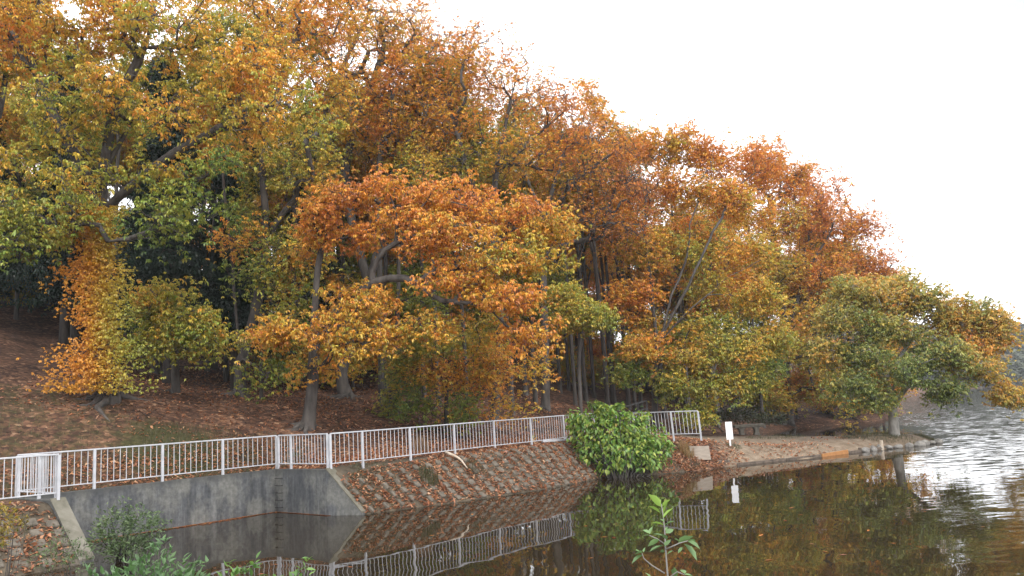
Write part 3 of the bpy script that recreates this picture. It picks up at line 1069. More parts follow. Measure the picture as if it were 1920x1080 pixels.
p = at(1310, 822, 34.0)
mb = MB()
up = np.array([0.02, 0.38, 0.92]); up /= np.linalg.norm(up)
xv2 = np.array([0.97, 0.05, -0.10]); xv2 -= up * (xv2 @ up); xv2 /= np.linalg.norm(xv2)
c = np.array([p[0], p[1], gz(p[0], p[1]) + 0.22])
mb.frame_box(c, xv2, up, np.cross(xv2, up), 0.42, 0.30, 0.012, 0.004)
tag(mb.build('plywood_board', M['board']), 'weathered plywood sheet leaning at the foot of the railing end', 'board')

a, b = at(1017, 831, 33.4), at(1083, 827, 34.6)
mb = MB(); za = gz(a[0], a[1]); zb = gz(b[0], b[1]); mb.bar((a[0], a[1], za + .09), (b[0], b[1], zb + .09), 0.14, 0.09, 0.01)
tag(mb.build('white_beam', M['white_paint']), 'white painted beam lying on the ground below the railing beside the bush', 'beam')

a, b = on(838, 889, 0.75), on(880, 911, 0.35)
pts = [a * (1 - t) + b * t for t in np.linspace(0, 1, 7)]
pts = [np.array([q[0] + 0.04 * math.sin(5 * i), q[1], gz(q[0], q[1]) + 0.10]) for i, q in enumerate(pts)]
mb = MB(); mb.tube(pts, [0.05, 0.055, 0.05, 0.042, 0.035, 0.028, 0.015], 7)
tag(mb.build('dead_branch', M['pale_stick'], smooth=True), 'pale broken branch lying on the block paved bank', 'branch')

edge = [(9.0, 34.4), (10.8, 35.3), (12.5, 35.7), (14.5, 37.0), (16.8, 38.2)]
er_ = tag(empty('plank_edging', (edge[0][0], edge[0][1], 0)), 'low dark plank edging along the waterline of the spit', 'edging')
for i, (s0, s1) in enumerate(((0.0, 0.30), (0.303, 0.52), (0.75, 1.0))):
    a, b = polyline_at(edge, s0), polyline_at(edge, s1)
    mb = MB(); mb.bar((*a, 0.03), (*b, 0.035 + 0.01 * i), 0.05, 0.14, 0.01); mb.build('plank', M['old_wood'], er_)
a, b = polyline_at(edge, 0.53), polyline_at(edge, 0.74)
mb = MB(); mb.bar((*a, 0.03), (*b, 0.08), 0.05, 0.19, 0.01)
tag(mb.build('orange_plank', M['orange_board']), 'bright orange plank holding back the edge of the spit', 'plank')
for i, (u, v, Y, h, lab) in enumerate(((1347, 872, 34.3, .26, 'thick dark stump like post at the water below the white sign, left one'), (1362, 870, 34.6, .24, 'paler short post beside the thick one below the white sign'),
                                       (1653, 838, 38.2, .42, 'tallest pale post at the stony edge near the end of the spit'), (1612, 843, 37.6, .2, 'short broken dark stake between orange plank and spit end'))):
    q = at(u, v, Y)
    mb = MB()
    rr = 0.15 if i < 2 else 0.08
    mb.tube([(q[0], q[1], -0.3), (q[0] + .01, q[1], h - 0.02), (q[0] + .01, q[1], h)], [rr, rr, rr * 0.85], 9)
    tag(mb.build('wooden_post', M['pale_stick'] if i == 2 else M['old_wood'], smooth=False), lab, 'post', 'old posts along the edge of the spit')


def rock(c, r, seed, name='rock'):
    rg = np.random.default_rng(seed)
    import bmesh
    bm = bmesh.new()
    bmesh.ops.create_icosphere(bm, subdivisions=2, radius=1)
    V = np.array([v.co[:] for v in bm.verts])
    F = np.array([[v.index for v in f.verts] for f in bm.faces])
    bm.free()
    n = noise3(V, seed, 1.1)
    V = V * (1 + 0.22 * n[:, None]) * np.asarray(r)
    return V + np.asarray(c), F


rg = np.random.default_rng(77)
EDGE2 = [(15.6, 37.55), (16.8, 38.2), (18.8, 39.0), (20.4, 40.1), (20.9, 40.9)]
for i in range(11):
    q = polyline_at(EDGE2, (i + 0.3) / 11) + rg.normal(0, 0.06, 2)
    V, F = rock((q[0], q[1], 0.06), (rg.uniform(.15, .34), rg.uniform(.14, .25), rg.uniform(.1, .2)), 300 + i)
    tag(link_mesh('rock', V, F, M['stone'], smooth=False), 'rough grey stone set in the edge at the end of the spit', 'rock', 'stones edging the tip of the spit')

# ------------------------------------------------------------------ trees at the front of the wood
def front_tree(label, base, trunks, blobs, group='broadleaf trees at the front of the wood', kind='broadleaf_tree', **kw):
    b = base_at(*base)
    tr = [[b] + line(*trunks[0])] + [line(*t) for t in trunks[1:]]
    r_ = plant_tree(kind, label, 'tree', b, group, trunks=tr, blobs=[blob(*q) for q in blobs], **kw)
    # surface roots running out from the foot
    rg = np.random.default_rng(kw['seed'] + 900)
    if kw['r0'] > .14 and kw.get('bark') != 'pale_bark':
        mb = MB()
        n = 5
        for k in range(n):
            a = k * 6.283 / n + rg.uniform(-.5, .5) + (4.4 if k == 0 else 0)
            R0 = kw['r0']
            ln = R0 * rg.uniform(3.0, 5.0)
            pts, rad = [], []
            for t in np.linspace(0, 1, 6):
                q = np.array([b[0] + math.cos(a + .5 * t * rg.uniform(-1, 1)) * (R0 * .7 + ln * t), b[1] + math.sin(a) * (R0 * .7 + ln * t)])
                pts.append((q[0], q[1], gz(q[0], q[1]) + R0 * (.75 * (1 - t) ** 3 - .06 - .12 * t)))
                rad.append(R0 * (.42 * (1 - t) + .07))
            mb.tube(pts, rad, 7)
        mb.build('roots', M[kw.get('bark', 'bark')], r_, smooth=True)
    return r_


# big ivy clad tree at the left
front_tree('large spreading tree at the left with a yellow vine climbing its trunk', (205, 745, 29),
           [[(200, 690, 29), (198, 600, 29), (190, 500, 29), (186, 400, 29), (196, 320, 28.8), (215, 200, 28.6), (270, 90, 28.4), (300, -20, 28.4)],
            [(186, 405, 29), (250, 345, 28.4), (330, 285, 27.8), (395, 250, 27.3), (470, 200, 26.8)],
            [(188, 380, 29), (140, 290, 28.6), (95, 200, 28.2), (50, 90, 27.8)],
            [(196, 320, 28.8), (262, 200, 29), (300, 110, 29.4), (390, 20, 29.6)],
            [(188, 500, 29), (120, 440, 28), (60, 400, 27.2)]],
           [(60, 100, 27.5, 2.6, 1.7, 16), (200, 40, 28, 2.6, 1.6, 16), (330, 60, 28, 2.4, 1.5, 14), (430, 130, 27.5, 1.9, 1.3, 11),
            (110, 230, 27, 2.2, 1.1, 9, .50), (250, 190, 27.6, 2.2, 1.0, 8), (400, 215, 26.9, 2.0, .7, 8), (530, 215, 26.8, 1.2, .6, 5),
            (30, 330, 27, 1.6, .9, 6, .50), (70, 390, 26.4, 1.9, .8, 8, .42), (20, 440, 26.2, 1.5, .8, 6, .40), (150, 330, 27.3, 1.6, .8, 5, .46),
            (345, 395, 27.2, 1.5, .45, 5, .34), (300, 330, 27.4, 1.5, .4, 2, .44), (280, 425, 27.2, .9, .3, 2, .34), (180, -70, 28, 4.0, 1.8, 14), (20, -30, 28, 2.4, 1.6, 9), (400, 320, 27, 1.0, .3, 2, .40)],
           seed=11, hue_off=-.03, fill=0.72, r0=0.33, hue=.56, hue_h=.22, hue_var=.14, L=0.25, per_plate=21, plate_r=1.15, plate_h=.24, droop=.8, spread=.16)

# the brightest tree in the middle, leaning limb to the right
front_tree('bright orange and yellow tree in the middle with a bent limb reaching right', (575, 800, 31),
           [[(584, 740, 31), (590, 640, 31), (592, 560, 31), (600, 470, 31.1), (615, 400, 31.2), (640, 340, 31.3)],
            [(590, 620, 31), (640, 580, 30.6), (700, 530, 30.2), (760, 522, 29.8), (800, 545, 29.5), (830, 563, 29.3), (900, 570, 29)],
            [(690, 535, 30.2), (720, 470, 30), (800, 440, 29.8), (900, 470, 29.6)],
            [(615, 400, 31.2), (700, 360, 31), (800, 370, 30.6), (940, 400, 30.4)]],
           [(640, 390, 31, 1.5, .7, 9), (740, 355, 31, 1.7, .6, 11, .76), (850, 365, 30.6, 1.7, .6, 11, .74), (950, 395, 30.5, 1.3, .6, 8, .72), (1030, 420, 30.6, 1.0, .6, 7, .52),
            (600, 440, 31, 1.2, .6, 6), (720, 430, 30.3, 1.7, .6, 10), (830, 440, 30, 1.8, .6, 11), (930, 480, 29.8, 1.5, .7, 9, .62), (1000, 480, 30, 1.1, .8, 7, .42),
            (540, 620, 29.8, 1.1, .4, 7, .6), (620, 620, 29.3, 1.2, .4, 8, .6), (690, 640, 29.2, 1.0, .45, 6, .6), (640, 560, 30, 1.0, .5, 5, .62), (720, 560, 29.7, 1.1, .5, 5, .62),
            (860, 520, 29.4, 1.4, .55, 8, .66), (940, 555, 29.2, 1.2, .6, 8, .70), (970, 620, 29.2, .8, .6, 5, .68), (820, 600, 29.5, 1.0, .5, 5, .52), (590, 700, 30.6, .35, .5, 2, .58)],
           seed=22, fill=0.7, r0=0.235, hue=.68, hue_off=.02, hue_var=.08, L=0.24, per_plate=22, plate_r=1.05, plate_h=.2, droop=.8, spread=.15)

front_tree('vine hung small tree behind the fence with orange leaves over green ones', (835, 800, 35),
           [[(838, 740, 35), (846, 660, 34.8), (842, 590, 34.6), (850, 520, 34.6)]],
           [(800, 700, 34, 1.2, .6, 7, .72), (870, 690, 33.8, 1.4, .5, 9, .74), (960, 690, 33.6, 1.4, .35, 8, .78), (830, 640, 34, 1.4, .6, 9, .42), (770, 655, 34.4, 1.0, .6, 6, .50),
            (790, 760, 34.4, .8, .6, 7, .30), (850, 765, 34.4, .9, .5, 6, .26), (880, 770, 34.6, .3, .6, 2, .74), (960, 740, 34.2, .7, .5, 3, .70), (900, 620, 34.2, 1.2, .7, 7, .66)],
           seed=33, fill=0.6, r0=0.10, L=0.20, per_plate=22, plate_r=.9, hue_var=.10, group=None)

front_tree('grey tree with a curved bare lower trunk right behind the long railing', (925, 792, 38),
           [[(932, 720, 38), (938, 620, 38), (934, 540, 38), (925, 440, 38), (930, 330, 38), (950, 220, 38), (970, 140, 38)],
            [(925, 440, 38), (880, 330, 38), (850, 220, 38)], [(930, 330, 38), (1010, 250, 37.8), (1070, 200, 37.6)]],
           [(830, 130, 38, 2.6, 1.5, 13, .82), (930, 150, 38, 2.2, 1.4, 11, .80), (1010, 210, 38, 2.0, 1.2, 9, .84), (860, 230, 37.4, 2.4, 1.1, 9, .80), (980, 290, 37.2, 2.2, .9, 8, .78),
            (1070, 270, 37.4, 1.6, 1.0, 7, .86), (900, 300, 37, 2.0, .8, 6, .6)],
           seed=44, r0=0.20, per_plate=24, leafy=.72, L=0.2, hue_var=.09, plate_r=1.3, plate_h=.3)

front_tree('tall twin stemmed tree with pale grey bark left of the bright orange tree', (450, 742, 36),
           [[(450, 680, 36), (440, 560, 36), (432, 450, 36), (420, 330, 36), (440, 200, 36), (470, 90, 36)],
            [(450, 690, 36), (484, 560, 35.8), (498, 420, 35.6), (492, 300, 35.6), (520, 180, 35.6), (560, 60, 35.6)],
            [(494, 460, 35.7), (530, 400, 35.4), (556, 370, 35.2)]],
           [(480, 20, 36, 2.4, 1.6, 12), (590, 30, 35.6, 2.4, 1.6, 12), (540, 130, 35.2, 2.4, 1.2, 11, .58), (620, 170, 35, 1.8, 1.0, 8), (470, 290, 34.8, 1.7, .8, 6, .5), (560, 280, 34.8, 1.9, .8, 8, .48), (600, 330, 34.8, 1.4, .7, 6, .55),
            (500, 510, 34.6, 1.0, .5, 5, .30), (520, 480, 34.6, 1.2, .5, 5, .38), (545, 560, 34, 1.0, .5, 5, .44), (560, 460, 34.4, .9, .6, 5, .5), (440, 440, 34.6, .7, .35, 3, .78), (510, 695, 34.8, 1.0, .4, 4, .40), (520, 620, 35, .7, .4, 2, .40)],
           seed=55, hue_off=-.03, fill=0.75, r0=0.25, hue=.66, hue_h=.1, L=.24, per_plate=22, hue_var=.12, droop=.8)

front_tree('thick dark trunked tree leaning left behind the bright orange tree', (655, 752, 40),
           [[(640, 700, 40), (668, 620, 40), (690, 540, 40), (660, 420, 40), (650, 300, 40), (690, 180, 40), (720, 80, 40)],
            [(680, 580, 40), (705, 480, 40), (740, 330, 40), (770, 200, 40)]],
           [(660, 50, 40, 2.6, 1.5, 12, .72), (760, 70, 40, 2.6, 1.6, 14, .84), (700, 170, 39.4, 2.8, 1.2, 12, .80), (800, 210, 39.2, 2.2, 1.1, 9, .80), (620, 250, 39, 2.2, 1.0, 7, .64), (740, 280, 38.8, 2.4, .8, 8, .74)],
           seed=66, r0=0.30, per_plate=24, leafy=.8, L=.2, hue_var=.1, plate_r=1.3)

front_tree('slim straight bare trunked tree standing right of the leaning dark trunk', (716, 768, 38.5),
           [[(714, 650, 38.5), (712, 520, 38.5), (708, 400, 38.5), (715, 280, 38.5), (735, 170, 38.5)]],
           [(720, 240, 38.4, 1.8, 1.0, 8, .7), (800, 300, 38, 1.6, .8, 6, .5), (740, 150, 38.5, 1.8, 1.1, 8, .8)],
           seed=77, r0=0.15, per_plate=22, L=.2)

front_tree('slim tree with yellow green creeper round its lower stem', (742, 792, 36.5),
           [[(744, 700, 36.5), (746, 560, 36.5), (750, 430, 36.5), (760, 330, 36.5)]],
           [(735, 760, 36, .35, .5, 5, .42), (745, 700, 36, .3, .5, 4, .46), (770, 650, 36, .5, .3, 3, .5), (790, 560, 36, 1.0, .7, 6, .34), (780, 420, 36, 1.4, .8, 6, .5), (800, 340, 36, 1.5, .7, 6, .6)],
           seed=88, fill=0.8, r0=0.13, per_plate=20, L=.18, plate_r=.7, hue_var=.1)

front_tree('low green leaved young tree spreading over the leafy slope right of the vine clad tree', (330, 732, 33),
           [[(328, 680, 32.6), (322, 620, 32), (320, 560, 31.6)]],
           [(300, 560, 31, 1.1, .6, 8, .44), (340, 620, 30.6, 1.6, .4, 10, .42), (400, 640, 30.6, 1.2, .35, 7, .38), (290, 640, 30.4, .8, .4, 5, .44), (360, 590, 31, 1.1, .4, 5, .44), (265, 590, 31, .8, .4, 4, .3)],
           seed=99, hue_off=0, fill=0.8, r0=0.15, per_plate=20, L=.24, droop=.8, plate_r=.85, plate_h=.18, hue_var=.1)

front_tree('small light green leaved tree below the dark gap in the middle of the wood', (1086, 745, 41),
           [[(1086, 680, 41), (1088, 610, 40.8), (1085, 565, 40.6)]],
           [(1068, 550, 40.2, .9, .55, 8, .42), (1095, 585, 40, 1.1, .4, 9, .40), (1058, 600, 40.2, .6, .35, 4, .46), (1120, 600, 40, .55, .3, 4, .38)],
           seed=101, r0=0.10, hue_off=0, per_plate=22, L=.24, plate_r=.75, plate_h=.16, hue_var=.05, droop=.8)

# twiggy half bare crowns along the skyline
front_tree('tall rust coloured half bare tree on the skyline above the middle of the wood', (1020, 735, 46),
           [[(1022, 640, 46), (1018, 500, 46), (1030, 380, 46), (1060, 280, 46), (1085, 200, 46)], [(1030, 400, 46), (1090, 330, 45.6), (1160, 280, 45.4)], [(1026, 430, 46), (980, 310, 46), (960, 200, 46)]],
           [(1010, 170, 46, 2.2, 1.6, 9, .95), (1060, 230, 46, 2.2, 1.4, 9, .92), (1120, 290, 45.6, 2.2, 1.2, 10, .94), (1160, 350, 45, 2.4, 1.0, 9, .95), (1080, 330, 45, 2.4, 1.0, 8, .80), (970, 260, 45.4, 2.2, 1.1, 6, .7), (1110, 400, 44.6, 2.0, .8, 6, .84), (1180, 430, 44.6, 2.0, .8, 6, .9)],
           seed=111, r0=0.25, per_plate=30, leafy=.42, whorls=2, L=.2, plate_r=1.5, plate_h=.4, hue_var=.06, twig=.009)

front_tree('half bare brown topped tree rising above the vine clad tree and the orange tree', (560, 712, 44),
           [[(560, 600, 44), (556, 450, 44), (580, 280, 44), (640, 130, 44), (700, 10, 44)], [(570, 330, 44), (520, 200, 44), (480, 80, 44)]],
           [(700, -20, 44, 3.0, 1.8, 12, .88), (780, 60, 44, 2.6, 1.6, 11, .9), (860, 90, 43.6, 2.2, 1.3, 9, .92), (600, -10, 44, 3, 2, 12, .74), (500, 10, 44, 3, 2, 10, .7), (660, 110, 43.4, 2.6, 1.4, 9, .86), (440, 70, 44, 2.5, 1.5, 8, .66)],
           seed=122, r0=0.25, per_plate=26, leafy=.55, whorls=2, L=.21, plate_r=1.5, plate_h=.4, hue_var=.08, twig=.009)

# the orange group right of the middle
front_tree('many stemmed orange topped tree behind the right end of the railing', (1225, 778, 47),
           [[(1228, 700, 46.6), (1240, 630, 46.3), (1266, 540, 46), (1292, 450, 46), (1312, 350, 46.4)],
            [(1234, 660, 46.4), (1222, 560, 46.4), (1212, 440, 46.8), (1215, 330, 47.4)], [(1238, 640, 46.3), (1300, 575, 45.6), (1360, 525, 45.4), (1425, 485, 45.4)], [(1240, 632, 46.3), (1276, 560, 45.8), (1330, 450, 45.8), (1365, 370, 46.4)]],
           [(1200, 275, 48, 1.5, .8, 9, .80), (1270, 280, 48.4, 1.8, 1.0, 10, .77), (1340, 300, 48.4, 1.6, 1.0, 9, .82), (1420, 310, 48.4, 1.5, 1.0, 7, .88), (1230, 350, 48, 2.2, 1.2, 10, .80), (1310, 365, 47.6, 2.0, 1.1, 9, .76), (1390, 390, 47.4, 1.8, 1.2, 9, .78), (1180, 410, 47.4, 1.6, 1.2, 8, .84),
            (1215, 470, 47.2, 1.8, 1.1, 8, .72), (1300, 470, 47, 1.6, .9, 6, .56), (1390, 470, 46.4, 1.5, .8, 7, .66), (1180, 550, 46.6, 1.4, .9, 8, .80), (1210, 600, 46.6, 1.0, .5, 4, .7), (1330, 530, 46.6, 1.3, .6, 4, .60), (1420, 560, 46, 1.5, .8, 8, .60), (1340, 610, 45.4, 1.3, .5, 6, .54),
            (1300, 660, 45.2, 1.3, .5, 7, .52), (1390, 650, 45, 1.4, .6, 8, .56), (1450, 640, 45.6, 1.2, .6, 6, .56), (1195, 655, 45.4, 1.1, .3, 7, .78), (1175, 690, 45.4, .8, .3, 4, .40), (1270, 720, 45.2, 1.0, .45, 6, .52), (1345, 725, 44.8, 1.2, .4, 5, .46), (1400, 715, 44.8, 1.0, .4, 4, .46), (1300, 775, 45, .8, .3, 4, .46)],
           seed=133, r0=0.18, jitter=.34, per_plate=23, L=.27, plate_r=1.0, plate_h=.30, hue_var=.10, droop=.75)

front_tree('tall rust and orange tree behind the bench with a dark upright trunk', (1478, 785, 66),
           [[(1474, 720, 66), (1470, 640, 66), (1465, 540, 66), (1450, 440, 66), (1440, 350, 66)], [(1470, 640, 66), (1510, 520, 65), (1560, 430, 64)], [(1466, 560, 66), (1400, 430, 66), (1380, 340, 66)]],
           [(1420, 300, 66, 2.6, 1.6, 12, .84), (1380, 370, 65.6, 2.6, 1.6, 9, .8), (1490, 370, 65.6, 2.4, 1.5, 9, .9), (1470, 330, 66, 2.6, 1.3, 11, .88), (1440, 420, 64.6, 3.0, 1.2, 12, .72), (1520, 410, 65, 2.6, 1.3, 12, .88), (1540, 500, 64, 2.6, 1.2, 11, .80), (1450, 520, 63.4, 2.8, 1.1, 9, .64),
            (1530, 590, 63, 2.5, 1.0, 8, .62), (1420, 620, 64, 1.8, .9, 5, .56), (1540, 670, 63, 2.0, .9, 7, .54), (1560, 730, 63, 1.6, .7, 6, .58)],
           seed=144, r0=0.36, per_plate=26, L=.29, plate_r=1.5, plate_h=.55, hue_var=.1)

front_tree('rust brown tree sloping down the skyline right of the orange group', (1590, 772, 69),
           [[(1586, 700, 69), (1575, 600, 69), (1580, 500, 69), (1590, 410, 69)], [(1578, 580, 69), (1630, 490, 68.4), (1660, 430, 68)], [(1580, 640, 69), (1640, 590, 68), (1700, 560, 67.6)]],
           [(1540, 355, 69, 2.0, 1.2, 8, .92), (1570, 410, 69, 2.4, 1.5, 10, .90), (1610, 430, 69, 2.2, 1.3, 10, .92), (1590, 500, 68, 2.4, 1.1, 10, .88), (1650, 500, 68.4, 1.8, 1.2, 9, .92), (1600, 580, 67.4, 2.4, 1.0, 10, .76), (1670, 580, 67.4, 2.0, 1.0, 9, .8), (1610, 670, 67, 2.4, .9, 9, .66), (1600, 740, 67, 1.8, .6, 6, .6), (1690, 650, 67, 2, .8, 7, .7)],
           seed=155, r0=0.28, per_plate=25, L=.29, plate_r=1.4, plate_h=.55, hue_var=.07, leafy=.85)

# the lone tree on the tip of the spit
front_tree('lone green and orange tree with a forked pale trunk on the tip of the spit', (1676, 816, 40.2),
           [[(1674, 770, 40.2), (1670, 735, 40.2), (1646, 690, 40.1), (1628, 640, 40), (1612, 590, 40)],
            [(1676, 760, 40.3), (1700, 725, 40.3), (1730, 680, 40.4), (1790, 640, 40.4), (1850, 640, 40)],
            [(1700, 725, 40.3), (1750, 720, 39.8), (1820, 710, 39.4), (1900, 735, 39)],
            [(1660, 715, 40.2), (1700, 650, 40.4), (1740, 590, 40.5)], [(1646, 690, 40.1), (1600, 680, 39.6), (1570, 690, 39)]],
           [(1690, 540, 40.4, 1.2, .5, 7, .44), (1610, 548, 40, 1.1, .5, 6, .50), (1805, 580, 40.4, .9, .45, 6, .44), (1865, 625, 40, .7, .45, 6, .62), (1640, 560, 40, 1.4, .7, 8, .46), (1570, 590, 40, 1.1, .6, 6, .44), (1720, 560, 40.4, 1.3, .7, 9, .40), (1790, 600, 40.4, 1.1, .6, 8, .44), (1850, 640, 40, .9, .5, 6, .58), (1680, 620, 39.4, 1.4, .6, 9, .40),
            (1760, 660, 39.4, 1.3, .5, 9, .34), (1620, 660, 39.2, 1.2, .5, 8, .30), (1600, 720, 38.8, .8, .45, 6, .26), (1690, 690, 38.8, 1.1, .45, 7, .26), (1820, 690, 39.2, 1.0, .35, 5, .38), (1900, 735, 38.8, .55, .35, 5, .50), (1770, 725, 39, .7, .35, 5, .32), (1650, 745, 38.8, .6, .3, 4, .24), (1860, 600, 40.2, .7, .4, 5, .58), (1545, 660, 39.6, .8, .6, 5, .4)],
           seed=166, hue_off=-.04, fill=1.12, r0=0.21, per_plate=22, L=.25, plate_r=.8, plate_h=.22, hue_var=.12, bark='pale_bark', group=None, droop=.7)

for ch in bpy.data.objects:
    if ch.name.startswith('crown') and ch.parent and 'lone green' in ch.parent['label']: ch.color = (1.0, 0.92, 1.35, 1)

# climbing vine on the big tree at the left
vb = base_at(195, 742, 28.3)
rgv = np.random.default_rng(7)
vpts = []
for i in range(5200):
    t = rgv.random()
    v = 735 - 350 * t
    wdt = 62 - 10 * t + (24 * (1 - t) ** 3)
    u = 188 + 8 * math.sin(5 * t + 1) + rgv.normal(0, 0.5) * wdt * (1 + .45 * math.sin(23 * t) * math.sin(9 * t + 2)) + (-18 if t < .2 else 0)
    vpts.append(at(u, v, 28.3 + rgv.uniform(-.9, .25) + 0.0))
vpts = np.array(vpts) - vb
LV, LF, own = leaf_whorls(vpts, rgv, 4, 0.11, 0.075, 0.9)
tt = np.clip(.56 - .22 * np.clip((vpts[:, 0] - .2) / 1.2, -.6, 1) + .07 * noise3(vpts, 9, 1.1) + rgv.normal(0, .03, len(vpts)), .3, .72)
r_ = tag(empty('climbing_vine', vb), 'dense yellow orange vine clothing the trunk of the big tree at the left', 'vine')
link_mesh('leaves', LV, LF, M['leaf'], r_, attr={'tint': np.repeat(tint(tt[own]) * rgv.uniform(.75, 1.1, len(own))[:, None], 4, 0)})
mb = MB()
for k in range(4):
    p_ = [at(180 + 12 * k + 10 * math.sin(3 * j + k), 742 - 48 * j, 28.55) for j in range(8)]
    mb.tube(p_, np.linspace(.05, .02, 8), 5)
mb.build('stem', M['bark'], r_, smooth=True)


# ------------------------------------------------------------------ the wood behind: a few kinds, set out one by one
def generic(seed, h, cr, hue, r0, clear=.45, leafy=.85, n=34, L=.27, name='broadleaf_tree', lean=(0, 0), per=24, hv=.12):
    rg = np.random.default_rng(seed)
    tr = [[(0, 0, 0), (lean[0] * .2, lean[1] * .2, h * .25), (lean[0] * .5 + .2, lean[1] * .5, h * .5), (lean[0] + .1, lean[1], h * .75), (lean[0] + .3, lean[1], h * .92)]]
    for k in range(3):
        a = k * 2.1 + seed
        s = tr[0][2] if k else tr[0][1]
        z0 = s[2] * rg.uniform(.9, 1.15)
        st = (s[0], s[1], s[2])
        tr.append([st, (st[0] + math.cos(a) * cr * .25, st[1] + math.sin(a) * cr * .25, st[2] + h * .14), (st[0] + math.cos(a) * cr * .55, st[1] + math.sin(a) * cr * .55, st[2] + h * .30)])
    bl = []
    for k in range(5):
        a = k * 1.257 + seed * .7
        zz = h * (clear + .1 + .30 * rg.random())
        bl.append((math.cos(a) * cr * .55, math.sin(a) * cr * .55, zz, cr * .45, h * .08, n // 6, hue + rg.normal(0, .05)))
    bl.append((lean[0], lean[1], h * .88, cr * .55, h * .09, n // 5, hue + .06))
    return dict(seed=seed, trunks=[np.array(t) for t in tr], blobs=bl, r0=r0, hue=hue, leafy=leafy, L=L, per_plate=per, plate_r=cr * .32, plate_h=.35, hue_var=hv)


KINDS = []
for seed, h, cr, hue, r0, clear, leafy, n, hv in ((201, 17, 4.6, .72, .22, .34, .9, 72, .12), (202, 19, 4.4, .60, .25, .36, .9, 72, .14), (203, 16, 3.8, .86, .18, .45, .65, 48, .08),
                                                (204, 14, 3.6, .44, .16, .26, .9, 56, .12), (205, 18, 2.6, .70, .13, .62, .6, 26, .12), (206, 17, 2.4, .52, .12, .64, .6, 24, .12),
                                                (207, 7, 3.0, .62, .10, .10, .95, 44, .16)):
    KINDS.append((h, generic(seed, h, cr, hue, r0, clear, leafy, n, hv=hv)))
PROTO = {}


def wood_tree(k, x, y, rz, sc, label, group, color=(1, 1, 1, 1)):
    z = gz(x, y) - 0.3
    if k not in PROTO:
        kw = dict(KINDS[k][1])
        kw['trunks'] = [t + np.array([x, y, z]) for t in kw['trunks']]
        kw['blobs'] = [(b[0] + x, b[1] + y, b[2] + z) + tuple(b[3:]) for b in kw['blobs']]
        r_ = plant_tree('broadleaf_tree', label, 'tree', (x, y, z), group, **kw)
        r_.rotation_euler = (0, 0, rz); r_.scale = (sc, sc, sc)
        for ch in r_.children: ch.color = color
        PROTO[k] = r_
        return r_
    return dup(PROTO[k], (x, y, z), rz, sc, label, group, color)


KLAB = ['orange tree', 'yellow and orange tree', 'thin rust brown tree', 'olive green tree', 'bare stemmed orange topped tree', 'bare stemmed yellow topped tree', 'low bushy tree']
rgw = np.random.default_rng(1234)
SPOTS = []
# trunks one can tell apart deep in the wood (pixel foot, distance, kind, scale)
for u, v, Y, k, sc, lab in (
        (1050, 722, 54, 4, .95, 'leaning grey stem, leftmost of the bare stems in the dark gap'), (1066, 716, 58, 5, 1.0, 'thin grey stem close behind the leaning one in the dark gap'),
        (1097, 708, 60, 5, 1.05, 'grey stem with a little green creeper in the dark gap'), (1112, 712, 57, 4, 1.0, 'stem tilted right beside the creeper stem in the dark gap'),
        (1138, 740, 51, 4, 1.1, 'straight pale grey stem standing nearest in the dark gap'), (1152, 738, 56, 5, 1.0, 'thin stem just right of the straight pale one in the dark gap'),
        (1177, 732, 56, 4, 1.15, 'thicker grey stem left of the many stemmed orange tree'), (1200, 734, 58, 5, 1.1, 'grey stem second left of the many stemmed orange tree'),
        (398, 690, 45, 1, 1.0, 'grey trunk with spreading roots behind the low green young tree'), (424, 715, 42, 5, 1.1, 'thin grey trunk just left of the twin stemmed tree'),
        (330, 728, 37, 5, .9, 'stout short looking trunk behind the low green young tree'), (490, 752, 36, 5, .62, 'thin sapling stem right of the twin stemmed tree'),
        (690, 700, 50, 1, 1.0, 'dark trunk deep behind the leaning dark trunked tree'), (780, 715, 52, 0, .95, 'dark trunk deep behind the creeper stem'),
        (962, 780, 41, 5, .85, 'thin dark stem just right of the curved grey trunk'), (985, 735, 50, 3, .9, 'olive crowned tree at the left side of the dark gap'),
        (30, 608, 46, 4, .9, 'thin stem leaning right at the far left edge of the slope'), (70, 612, 50, 5, .9, 'thin stem in the shade left of the vine clad tree'), (140, 640, 44, 1, .95, 'dark trunk close behind the vine clad tree'),
        (1290, 770, 56, 1, .95, 'dark trunk behind the lower boughs of the many stemmed tree'), (1345, 770, 60, 0, 1.0, 'orange crowned tree behind the white sign'),
        (1545, 782, 72, 1, .95, 'yellow crowned tree at the water right of the bench'), (1430, 780, 62, 3, .8, 'olive crowned tree straight behind the bench'), (1640, 775, 80, 2, .95, 'rust crowned tree at the far water edge left of the lone tree')):
    p = at(u, v, Y)
    SPOTS.append((k, p[0], p[1], rgw.uniform(0, 6.28), sc, lab, 'trees deep in the wood'))
